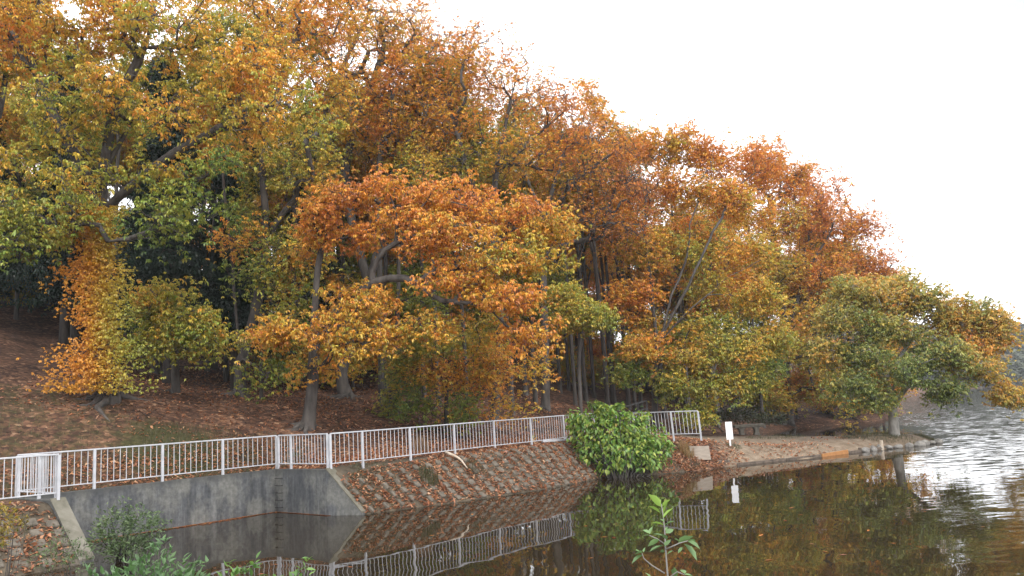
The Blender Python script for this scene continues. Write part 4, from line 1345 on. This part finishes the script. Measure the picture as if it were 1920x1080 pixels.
fill = [(-24, 33, 1), (-30, 39, 3), (-34, 50, 1), (-11, 46, 0), (-4, 46, 1), (-14, 56, 2), (-24, 58, 0), (-7, 60, 0), (0, 62, 2), (-1, 53, 3), (5, 64, 0), (11, 68, 1), (9, 74, 2), (16, 72, 0), (20, 78, 2),
        (-18, 68, 1), (-8, 72, 2), (2, 76, 1), (28, 80, 2), (34, 88, 0), (39, 100, 2), (44, 118, 1), (13, 62, 3), (-27, 48, 3), (-33, 44, 0), (24, 86, 1), (30, 94, 2), (-40, 40, 1), (-29, 29, 0), (12, 82, 0), (-12, 84, 0), (49, 138, 0), (56, 156, 2), (66, 178, 1), (80, 200, 2),
        (-44, 56, 1), (-50, 66, 0), (-36, 64, 3), (-28, 66, 1), (-42, 48, 0), (-47, 74, 2), (-32, 76, 1), (-24, 76, 0), (-54, 58, 3), (-38, 55, 6), (-31, 58, 6), (-45, 62, 6), (-24, 64, 6), (-16, 62, 6), (-9, 66, 6), (-3, 68, 6), (3, 70, 6), (8, 68, 6), (14, 70, 6),
        (-13, 64, 3), (-5, 66, 3), (1, 68, 0), (7, 78, 3), (-2, 84, 0), (15, 66, 6), (19, 68, 6), (10, 56, 3), (14, 58, 0), (17, 63, 1), (22, 70, 3), (27, 71, 1), (31, 75, 0), (35, 80, 1), (23, 67.5, 6), (28, 69.5, 6), (33, 74, 6), (20, 66, 6), (-21, 54, 6), (-27, 53, 6), (-34, 47, 6),
        (-9, 52, 6), (-3, 58, 6), (5.5, 60, 6), (-36, 50, 6), (-40, 54, 6), (-43, 60, 3), (-38, 59, 3), (-33, 54, 3), (-48, 58, 6), (-46, 52, 1), (-52, 64, 6), (2, 72, 6), (6, 74, 6), (10, 70, 6), (12, 76, 6), (-1, 78, 6), (5, 86, 0), (10, 90, 1), (-30, 63, 6), (-20, 60, 6), (-15, 68, 6), (-7, 70, 6), (-31.5, 48, 6), (-28.6, 49.5, 6), (-34, 47.5, 6), (-26, 50, 6), (-30, 53, 6), (-36.5, 45, 6), (-33, 51, 3), (-39, 50, 6), (-11.3, 42.8, 6), (-8.9, 43.5, 6), (-10.6, 45.5, 3), (-6.2, 45.5, 3), (-23.5, 49, 3), (-22, 46, 1), (-13.4, 46, 3), (-3.6, 47, 6), (-7.5, 51, 6), (-8.8, 54, 6), (-6, 53.5, 3), (-5, 57, 6), (-9.5, 44, 4), (-7, 43, 5), (-5, 43, 4), (-2.8, 44, 5), (-10.5, 49, 5), (-6, 49, 4), (-2, 49, 5), (1, 48, 4), (0.5, 51, 5), (3.5, 50, 5), (-14, 41, 4), (-11.5, 41.5, 5), (-17, 44, 4), (-20, 40, 5), (-4, 40.5, 5), (4.4, 53, 4), (6.6, 57, 5), (7.8, 54.5, 4)]
def place_word(x, y):
    u = 960 + FPX * (np.array([x, y, 8 - CAM_H]) @ CR) / (np.array([x, y, 8 - CAM_H]) @ _f)
    w = ['past the left edge', 'behind the vine clad tree', 'behind the twin stemmed tree', 'behind the bright orange tree', 'behind the creeper clad stem', 'behind the dark gap', 'behind the many stemmed tree', 'behind the stone bench', 'behind the lone tree', 'beyond the lone tree']
    i = int(np.clip(np.searchsorted([60, 260, 520, 740, 980, 1170, 1380, 1560, 1760], u), 0, 9))
    d = ['close', 'third row', 'in mid wood', 'deep in the wood', 'farthest back'][int(np.searchsorted([47, 57, 67, 79], y))]
    return d + ' ' + w[i]
for x, y, k in fill:
    SPOTS.append((k, x, y, rgw.uniform(0, 6.28), rgw.uniform(.88, 1.06), KLAB[k] + ' ' + place_word(x, y), 'trees deep in the wood'))
for k, x, y, rz, sc, lab, gp in SPOTS:
    g_ = rgw.uniform(.85, 1.1)
    wood_tree(k, x, y, rz, sc, lab, gp, (g_ * rgw.uniform(.94, 1.06), g_ * rgw.uniform(.92, 1.06), g_, 1))


# dark conifers standing behind the twin stemmed tree
def conifer(x, y, h, label, seed):
    rg = np.random.default_rng(seed)
    z = gz(x, y) - .1
    r_ = tag(empty('conifer_tree', (x, y, z)), label, 'tree', 'dark conifers among the autumn trees')
    mb = MB(); mb.tube([(x, y, z), (x + .1, y, z + h * .5), (x, y, z + h)], [.26, .16, .03], 8); mb.build('trunk', M['bark'], r_, smooth=True)
    N = 9500
    hh = rg.uniform(.10, 1, N) ** .8
    rr = (1 - hh) * 3.2 + .35
    tier = .72 + .28 * np.sin(hh * 55)
    a = rg.uniform(0, 6.28, N); q = np.sqrt(rg.uniform(.08, 1, N)) * rr * tier * (1 + .25 * np.sin(a * 3 + hh * 9))
    P = np.c_[q * np.cos(a), q * np.sin(a), hh * h - .22 * q]
    LV, LF, own = leaf_whorls(P, rg, 5, .30, .035, .8)
    c = np.array([.012, .030, .016]) * rg.uniform(.6, 1.5, (len(own), 1))
    link_mesh('crown', LV, LF, M['leaf'], r_, attr={'tint': np.repeat(c, 4, 0)})


for i, (x, y, h, lab) in enumerate(((-13.6, 38.8, 15, 'dark green conifer in the shade behind the twin stemmed tree'), (-16.0, 36.8, 16, 'dark green conifer between the vine clad tree and the twin stemmed tree'),
                                    (-18.2, 40.5, 17, 'tallest dark conifer, just right of the vine clad trunk'), (-11.2, 43.5, 14, 'dark green conifer farthest right among the autumn trees'), (-23.5, 41.5, 16, 'dark green conifer behind the vine clad tree'), (-28.5, 42, 14, 'dark green conifer at the far left of the wood'),
                                    (-34.5, 52, 13, 'dark conifer high on the slope at the far left, behind the other dark conifers'), (-28.5, 51, 13, 'dark conifer on the slope farther back than the rest at the left'))):
    conifer(x, y, h, lab, 500 + i)

# far shore: a wooded ridge
rgf = np.random.default_rng(31)
n = 22000
fx = rgf.uniform(95, 420, n); fy = 262 + 0.12 * (fx - 100) + rgf.uniform(0, 70, n)
fz = ground_z(np.c_[fx, fy]) + rgf.uniform(.3, 8, n) * (0.75 + .25 * noise3(np.c_[fx, fy], 8, 14))
LV, LF, own = leaf_whorls(np.c_[fx, fy, fz], rgf, 5, 1.2, .42, .5)
nz = noise3(np.c_[fx, fy], 12, 10)
c = np.array([.075, .085, .050]) * (1 + .35 * nz[own][:, None]) * rgf.uniform(.7, 1.3, (len(own), 1)) * np.where(nz[own][:, None] > .5, np.array([[1.5, 1.0, .7]]), 1)
tag(link_mesh('far_woodland', LV, LF, M['leaf'], attr={'tint': np.repeat(c, 4, 0)}), 'grey green wooded ridge on the far shore of the lake', 'woodland', kind='stuff')

# ------------------------------------------------------------------ shrubs
def oval_leaves(P, D, rg, L, W, droop=.3):
    """single broad leaves at P pointing along D; two folded quads each"""
    N = len(P)
    d = D / np.linalg.norm(D, axis=1, keepdims=True)
    up = np.tile([0, 0, 1.0], (N, 1)) + rg.normal(0, .35, (N, 3))
    s = np.cross(d, up); s /= np.linalg.norm(s, axis=1, keepdims=True)
    n = np.cross(s, d)
    l = (L * rg.uniform(.65, 1.2, N))[:, None]; w = l * W
    dr = (droop * rg.uniform(.4, 1.6, N))[:, None]
    pt = lambda t, side, lift: P + d * l * t + s * w * side + n * (lift * w) - n * l * dr * t * t
    V = np.stack([pt(0, 0, 0), pt(.28, -.42, .12), pt(.62, -.40, .12), pt(1, 0, 0), pt(.62, .40, .12), pt(.28, .42, .12), pt(.30, 0, -.05), pt(.64, 0, -.05)], 1).reshape(-1, 3)
    f = np.array([[0, 6, 1, 1], [0, 5, 6, 6]])
    q = np.array([[1, 6, 7, 2], [6, 5, 4, 7]]); t = np.array([[0, 6, 1], [0, 5, 6], [2, 7, 3], [7, 4, 3]])
    b = np.arange(N)[:, None, None] * 8
    return V, [(b + q[None]).reshape(-1, 4), (b + t[None]).reshape(-1, 3)]


def shrub(kind, label, base, blobs, stems, n, L, W, cols, seed, droop=.3, group=None, stem_r=.03, updir=.5, mat='leaf', shoots=14, ragged=.42):
    rg = np.random.default_rng(seed)
    base = np.asarray(base, float)
    r_ = tag(empty(kind, base), label, 'shrub', group)
    P, O = [], []
    mb = MB()
    wt = np.array([b[3] * b[3] * b[4] for b in blobs]); wt = wt / wt.sum()
    for (x, y, z, rh, rv), w in zip(blobs, wt):
        m = max(3, int(n * w))
        v = rg.normal(size=(m, 3)); v /= np.linalg.norm(v, axis=1, keepdims=True)
        q = v * (rg.uniform(.12, 1, (m, 1)) ** .42) * np.array([rh, rh, rv]) * (1 + ragged * noise3(v, seed, .5))[:, None]
        P.append(q + (x, y, z)); O.append(v)
        for k in range(stems):
            e = np.array([x, y, z]) + rg.normal(0, .5, 3) * (rh, rh, rv)
            m_ = (base + e) / 2 + rg.normal(0, .12, 3) * rh + (0, 0, .1)
            mb.tube([base + rg.normal(0, .06, 3) * (1, 1, 0), m_, e], [stem_r, stem_r * .7, stem_r * .3], 5)
    for k in range(shoots):
        x, y, z, rh, rv = blobs[rg.integers(len(blobs))]
        v = rg.normal(size=3); v[2] = abs(v[2]) * .8; v /= np.linalg.norm(v)
        s0 = np.array([x, y, z]) + v * (rh * .7, rh * .7, rv * .7); s1 = s0 + (v + (0, 0, .35)) * rg.uniform(.25, .6) * max(rh, .3)
        mb.tube([s0, (s0 + s1) / 2 + rg.normal(0, .03, 3), s1], [stem_r * .4, stem_r * .3, stem_r * .15], 4)
        m = rg.integers(4, 9)
        P.append(s0 + (s1 - s0) * rg.uniform(.2, 1, (m, 1))); O.append(rg.normal(size=(m, 3)))
    mb.build('stems', M['bark'], r_, smooth=True)
    P = np.concatenate(P); O = np.concatenate(O)
    D = O * (1, 1, .5) + rg.normal(0, .5, P.shape) + (0, 0, updir)
    V, F = oval_leaves(P - base, D, rg, L, W, droop)
    cols = np.array(cols)
    t = np.clip(.5 + .35 * noise3(P, seed + 2, 1.0) + rg.normal(0, .22, len(P)), 0, .999) * (len(cols) - 1)
    i = t.astype(int); fr_ = (t - i)[:, None]
    C = (cols[i] * (1 - fr_) + cols[np.minimum(i + 1, len(cols) - 1)] * fr_) * rg.uniform(.8, 1.2, (len(P), 1))
    link_mesh('foliage', V, F, M[mat], r_, attr={'tint': np.repeat(C, 8, 0)})
    return r_


bb = lambda u, v, Y, rh, rv: (*at(u, v, Y), rh, rv)
b0 = on(1165, 885, 0.25); b0[2] = gz(b0[0], b0[1]) - .05
shrub('lakeside_bush', 'big leafy green bush overhanging the water in front of the railing', b0,
      [bb(1105, 800, 33.2, .75, .62), bb(1160, 812, 33, 1.0, .80), bb(1208, 825, 33, .85, .6), bb(1118, 842, 32.8, .75, .5), bb(1180, 850, 32.4, 1.0, .5), bb(1140, 778, 33.2, .5, .45), bb(1085, 790, 33.4, .4, .4), bb(1232, 850, 32.8, .5, .35), bb(1128, 765, 33.2, .22, .3), bb(1195, 785, 33.2, .5, .3), bb(1075, 815, 33.2, .22, .2), bb(1250, 838, 32.7, .25, .15), bb(1112, 762, 33.2, .14, .2), bb(1160, 768, 33.2, .2, .2), bb(1180, 780, 33, .14, .25), bb(1150, 872, 32.2, .7, .3), bb(1210, 870, 32.2, .6, .25)],
      4, 4300, .18, .72, [(.30, .24, .06), (.06, .15, .030), (.14, .27, .040), (.22, .35, .050), (.34, .38, .06), (.09, .20, .035), (.18, .30, .05)], 41, .6, updir=-.35, shoots=110, ragged=.75)

gr_ = [(.075, .115, .05), (.10, .155, .06), (.14, .195, .075), (.13, .15, .07)]
b0 = on(225, 1030, .2); b0[2] = max(gz(b0[0], b0[1]), 0) - .05
shrub('grey_green_shrub', 'grey green shrub in front of the left wing wall of the inlet', b0, [bb(215, 990, 17.6, .48, .36), bb(265, 985, 17.4, .46, .32), bb(240, 1030, 17.4, .55, .22), bb(232, 950, 17.6, .14, .30), bb(205, 965, 17.6, .12, .22), bb(262, 962, 17.5, .12, .2), bb(295, 990, 17.2, .22, .2), bb(190, 1015, 17.4, .35, .22), bb(255, 1020, 17.2, .35, .2)],
      2, 2100, .085, .5, gr_, 42, .2, 'shrubs at the near lower left', .014)
b0 = np.array([*at(150, 1040, 17.5)[:2], 0]); b0[2] = gz(b0[0], b0[1]) - .03
shrub('grey_green_shrub', 'thin straggling plants on the mossy block bank at the lower left', b0, [bb(120, 1030, 17.2, .5, .22), bb(95, 1050, 17, .4, .2), bb(150, 1055, 17, .35, .2), bb(110, 1000, 17.6, .2, .15)],
      4, 420, .07, .5, gr_, 43, .2, 'shrubs at the near lower left', .01)
b0 = np.array([*at(285, 1120, 8.8)[:2], 0]); b0[2] = gz(b0[0], b0[1]) - .05
shrub('broadleaf_shrub', 'green shrub with upright leaf tips cut by the bottom edge at the left', b0, [bb(285, 1060, 8.8, .24, .13), bb(300, 1030, 8.8, .07, .09), bb(340, 1070, 8.7, .16, .1), bb(250, 1085, 8.6, .3, .14), bb(210, 1085, 8.5, .2, .08), bb(330, 1095, 8.5, .3, .12), bb(290, 1130, 8.6, .4, .2)],
      5, 900, .085, .46, [(.075, .145, .055), (.10, .19, .065), (.14, .24, .08)], 44, .25, 'shrubs at the near lower left', .012, 1.0)
b0 = np.array([*at(530, 1150, 8.2)[:2], 0]); b0[2] = gz(b0[0], b0[1]) - .05
shrub('broadleaf_shrub', 'light green shoots poking up at the bottom edge below the reflected railing', b0, [bb(565, 1070, 8.2, .07, .06), bb(545, 1095, 8.2, .18, .08), bb(470, 1085, 8.2, .10, .05), bb(420, 1090, 8.2, .09, .05), bb(510, 1140, 8.2, .35, .2)],
      4, 260, .085, .42, [(.08, .17, .04), (.12, .24, .05), (.17, .30, .06)], 45, .3, 'shrubs at the near lower left', .010, 1.0)
b0 = np.array([*at(10, 990, 16)[:2], 0]); b0[2] = gz(b0[0], b0[1]) - .05
shrub('yellowing_shrub', 'yellowing shrub at the left edge in front of the white railing', b0, [bb(0, 975, 15.6, .32, .3), bb(30, 985, 15.8, .2, .14), bb(-10, 1010, 15.6, .3, .22)],
      4, 520, .07, .5, [(.12, .13, .02), (.24, .19, .02), (.34, .22, .02), (.10, .14, .02)], 46, .3, 'shrubs at the near lower left', .012)
b0 = base_at(1395, 785, 50)
shrub('dark_shrub', 'dark low undergrowth behind the stone bench', b0, [bb(1380, 780, 50, 1.3, .5), bb(1440, 785, 52, 1.2, .45), bb(1330, 780, 49, 1.0, .5)], 4, 1500, .2, .5, [(.02, .03, .01), (.04, .05, .014), (.05, .035, .015)], 47, .3)

# sapling close to the camera
rgs = np.random.default_rng(55)
sb = at(1252, 1330, 4.0); sb[2] = gz(sb[0], sb[1]) - .04
sap = tag(empty('sapling', sb), 'young sapling with glossy green leaves close in front at the bottom', 'sapling')
stemp = [sb] + line((1254, 1180, 4.0), (1252, 1080, 4.0), (1248, 1030, 4.0), (1246, 990, 4.0), (1243, 965, 4.0), (1240, 945, 4.0))
mb = MB(); mb.tube(stemp, [.008, .0055, .0045, .004, .0034, .0028, .0016], 7)
twigs = [[(1246, 1075, 4.0), (1222, 1060, 3.98), (1207, 1047, 3.97), (1204, 1038, 3.96)], [(1248, 1030, 4.0), (1262, 1024, 3.97), (1275, 1018, 3.95), (1290, 1014, 3.94)], [(1246, 1020, 4.0), (1232, 1010, 3.97), (1218, 1004, 3.95)], [(1252, 1085, 4), (1270, 1072, 3.97), (1284, 1078, 3.95)]]
for t in twigs: mb.tube(line(*t), np.linspace(.004, .0018, len(t)), 5)
mb.build('stem', M['pale_bark'], sap, smooth=True)
LS = [((1240, 950), (1222, 927)), ((1241, 950), (1258, 933)), ((1243, 965), (1251, 938)), ((1243, 972), (1257, 952)), ((1238, 962), (1221, 947)), ((1246, 985), (1228, 976)), ((1246, 985), (1260, 972)), ((1248, 1000), (1264, 990)), ((1246, 1006), (1226, 998)),
      ((1218, 1004), (1199, 1001)), ((1218, 1002), (1222, 986)), ((1219, 1000), (1204, 990)), ((1236, 1012), (1216, 1020)), ((1244, 1022), (1220, 1030)), ((1246, 1024), (1256, 1012)), ((1204, 1038), (1190, 1026)), ((1206, 1040), (1181, 1052)), ((1204, 1036), (1187, 1037)), ((1206, 1036), (1208, 1027)),
      ((1272, 1018), (1298, 1000)), ((1275, 1017), (1268, 1008)), ((1282, 1020), (1302, 1034)), ((1285, 1020), (1308, 1047)), ((1288, 1014), (1311, 1021)), ((1290, 1012), (1305, 1011)), ((1278, 1014), (1290, 1002)), ((1280, 1026), (1270, 1036)), ((1250, 1040), (1260, 1032)), ((1245, 1032), (1236, 1036)),
      ((1284, 1078), (1300, 1076)), ((1270, 1072), (1260, 1062)), ((1222, 1085), (1206, 1068)), ((1284, 1076), (1278, 1064)), ((1226, 1090), (1214, 1078)), ((1262, 1066), (1268, 1082)), ((1250, 1012), (1243, 1000)), ((1247, 995), (1253, 984)), ((1246, 978), (1236, 970))]
for i, (a, b) in enumerate(LS):
    Y = 4.0 + rgs.normal(0, .02)
    A = at(*a, Y); B = at(*b, Y + rgs.uniform(-.045, .045))
    V, F = oval_leaves(A[None] - sb, (B - A)[None], rgs, np.linalg.norm(B - A) * 1.05, .58, .2)
    c = np.array([.16, .27, .10]) * rgs.uniform(.7, 1.25) if i > 5 else np.array([.26, .40, .08]) * rgs.uniform(.85, 1.1)
    link_mesh('leaf', V, F, M['leaf'], sap, smooth=True, attr={'tint': np.tile(c, (8, 1))})

# ------------------------------------------------------------------ weeds, grass and fallen leaves
def blades(P, rg, h, w, cols, lean=.5):
    N = len(P)
    a = rg.uniform(0, 6.28, N)
    d = np.c_[np.cos(a), np.sin(a), np.zeros(N)]; s = np.c_[-np.sin(a), np.cos(a), np.zeros(N)]
    hh = (h * rg.uniform(.5, 1.3, N))[:, None]; ln = rg.uniform(.1, 1, N)[:, None] * lean
    mid = P + np.array([0, 0, 1]) * hh * .6 + d * hh * ln * .3
    tip = P + np.array([0, 0, 1]) * hh + d * hh * ln
    V = np.stack([P - s * w, P + s * w, mid + s * w * .7, mid - s * w * .7, tip], 1).reshape(-1, 3)
    b = np.arange(N)[:, None] * 5
    C = np.array(cols)[rg.integers(0, len(cols), N)] * rg.uniform(.7, 1.25, (N, 1))
    return V, [b + np.array([[0, 1, 2, 3]]), b + np.array([[3, 2, 4]])], np.repeat(C, 5, 0)


rgg = np.random.default_rng(66)
def disc(cx, cy, r, n):
    a = rgg.uniform(0, 6.28, n); q = r * np.sqrt(rgg.uniform(0, 1, n))
    return np.c_[cx + q * np.cos(a), cy + q * np.sin(a)]
GC = [(.05, .065, .018), (.08, .09, .028), (.13, .105, .05), (.04, .05, .016), (.15, .10, .05)]
XY = np.concatenate([disc(-10.8, 27.6, 1.9, 2600), disc(-8.8, 28.6, 1.3, 900), disc(-16, 24, 5, 3000), disc(-13, 22.8, 1.2, 500), disc(-4.7, 26.1, .8, 700), disc(-5.0, 25.6, .5, 300), disc(17.2, 40.4, 1.5, 1500), disc(20.4, 41.0, .7, 1200), disc(18.6, 40.0, .8, 500),
                     disc(13.6, 43.6, 1.6, 500), disc(-12.5, 18.0, .8, 500), disc(-11.9, 18.9, .5, 300), disc(9.4, 36.2, .35, 250), disc(7.1, 33.2, .5, 350), disc(14.6, 45.3, .6, 250)])
z = ground_z(XY); ok = z > .02
V, F, C = blades(np.c_[XY, z - .01][ok], rgg, .13, .006, GC)
tag(link_mesh('grass', V, F, M['leaf'], attr={'tint': C}), 'short green grass in patches on the slope, the bank and the spit', 'grass', kind='stuff')
for (u, v, zz, n_, lab, cols, h) in ((791, 902, .5, 260, 'dry brown weed clump standing on the block paved bank', [(.28, .17, .09), (.20, .12, .07), (.34, .22, .12)], .55), (806, 938, .08, 420, 'green grass tuft at the waterline of the block paved bank', GC, .3),
                                 (893, 925, .06, 160, 'small green weed at the waterline right of the grass tuft', GC, .22), (1290, 868, .25, 420, 'dry grass tussock by the water left of the white sign', [(.40, .24, .10), (.32, .18, .08), (.22, .18, .06)], .38)):
    c = on(u, v, zz)
    P = disc(c[0], c[1], .32, n_)
    pz = np.array([gz(*q) for q in P])
    V, F, C = blades(np.c_[P, np.maximum(pz, 0) - .02], rgg, h, .007, cols, .8)
    tag(link_mesh('weed_clump', V, F, M['leaf'], attr={'tint': C}), lab, 'weed')


def litter(XY, zoff, rg, L, cols, flat=.35, water=False):
    N = len(XY)
    z = np.full(N, zoff) if water else ground_z(XY) + zoff
    a = rg.uniform(0, 6.28, N)
    d = np.c_[np.cos(a), np.sin(a), rg.normal(0, flat, N)]; s = np.c_[-np.sin(a), np.cos(a), rg.normal(0, flat, N)]
    l = (L * rg.uniform(.5, 1.3, N))[:, None]
    O = np.c_[XY, z]
    cu = np.c_[np.zeros(N), np.zeros(N), rg.uniform(-.15, .3, N) * l[:, 0]] * (0.1 if water else 1)
    V = np.stack([O - d * l * .5, O + s * l * .2 + cu, O + d * l * .5, O - s * l * .2 + cu], 1).reshape(-1, 3)
    C = np.array(cols)[rg.integers(0, len(cols), N)] * rg.uniform(.65, 1.25, (N, 1))
    return V, np.arange(4 * N).reshape(-1, 4), np.repeat(C, 4, 0)


LC = [(.43, .175, .080), (.33, .135, .070), (.48, .23, .11), (.21, .095, .055), (.54, .33, .19), (.40, .155, .070)]
bt = np.array(topline, float); ft = np.array([(-4.75, 25.15)] + FOOT[1:], float)
N = 8200
tt_ = rgg.uniform(0, 1, N); q = rgg.uniform(-.05, 1.0, N)[:, None]
A = np.stack([polyline_at(bt, t) for t in tt_]); B = np.stack([polyline_at(ft, t) for t in tt_])
row = (tt_ - .03) / .96 * 21
gap = np.abs(row - np.round(row)) > .24
keep_ = gap | (rgg.random(N) < .5)
keep_ &= noise3(np.c_[A], 21, 2.0) + .5 * rgg.normal(size=N) > -.75
X1 = (A * (1 - q) + B * q)[keep_]
X2 = np.concatenate([disc(-12.2, 18.4, 1.4, 500), disc(-11.2, 18.9, .9, 300)])
# behind the railings and under the trees
t = rgg.uniform(0, 1, 5200)
line_ = [tuple(cL), tuple(cR)]
X3 = np.stack([polyline_at([tuple(cL), tuple(cR), (-6.0, 26.2)] + BANK[1:], k) for k in t]) + np.c_[rgg.uniform(-1.9, .2, 5200), rgg.uniform(.1, 1.9, 5200)]
X4 = np.c_[rgg.uniform(-18, 8, 15000), rgg.uniform(27, 50, 15000)]
X5 = np.concatenate([disc(7.2, 33.9, 1.2, 900), disc(6.0, 33.2, .8, 600), disc(8.6, 35.2, 1.1, 500), disc(11.2, 36.4, 1.2, 300), disc(13, 37.2, 1.3, 200), disc(9.5, 39, 2.6, 220), disc(15, 39.5, 2.4, 110), disc(6.5, 36, 1.6, 600)])
XA = np.concatenate([X1, X2, X3, X4, X5])
zz = ground_z(XA)
XA = XA[(zz > .0)]
V, F, C = litter(XA, .035, rgg, .145, LC)
tag(link_mesh('fallen_leaves', V, F, M['leaf'], attr={'tint': C}), 'rust brown fallen leaves covering the banks and the ground under the trees', 'fallen leaves', kind='stuff')
# leaves floating along the wall and out on the pond
n1 = 1500
t = rgg.beta(1.0, 1.0, n1)
wl_ = [tuple(INNER[2] + (INNER[3] - INNER[2]) * .1), tuple(INNER[3]), tuple(INNER[4])]
Xw = np.stack([polyline_at(wl_, k) for k in t])
wid = .16 * (0.55 + .5 * np.sin(t * 17)) + .04
Xw = Xw + (nb * rgg.exponential(1, n1)[:, None] * wid[:, None] * .6) + nb * .03
V, F, C = litter(Xw, .012, rgg, .13, [(.40, .13, .035), (.34, .12, .04), (.46, .20, .07), (.25, .09, .04)], .05, True)
Xp = np.c_[rgg.uniform(-6, 20, 150), rgg.uniform(14, 40, 150)]
Xp = Xp[poly_sd(Xp, LAND) < -.3]
V2, F2, C2 = litter(Xp, .006, rgg, .16, [(.42, .16, .04), (.38, .12, .03), (.30, .12, .06)], .05, True)
tag(link_mesh('floating_leaves', np.concatenate([V, V2]), np.concatenate([F, F2 + len(V)]), M['leaf'], attr={'tint': np.concatenate([C, C2])}), 'orange leaves floating in a line along the concrete wall and scattered on the pond', 'floating leaves', kind='stuff')


# ------------------------------------------------------------------ HAZE over the lake
mb = MB(); mb.box((-430, -70, -2.2), (480, 540, 62))
hm = bpy.data.materials.new('haze'); hm.use_nodes = True
hn, hl = hm.node_tree.nodes, hm.node_tree.links
hn.clear()
ho = hn.new('ShaderNodeOutputMaterial'); hv = hn.new('ShaderNodeVolumePrincipled')
hv.inputs['Color'].default_value = (0.92, 0.95, 1.0, 1); hv.inputs['Density'].default_value = 0.00034
hl.new(hv.outputs[0], ho.inputs['Volume'])
tag(mb.build('haze', hm), kind='stuff')
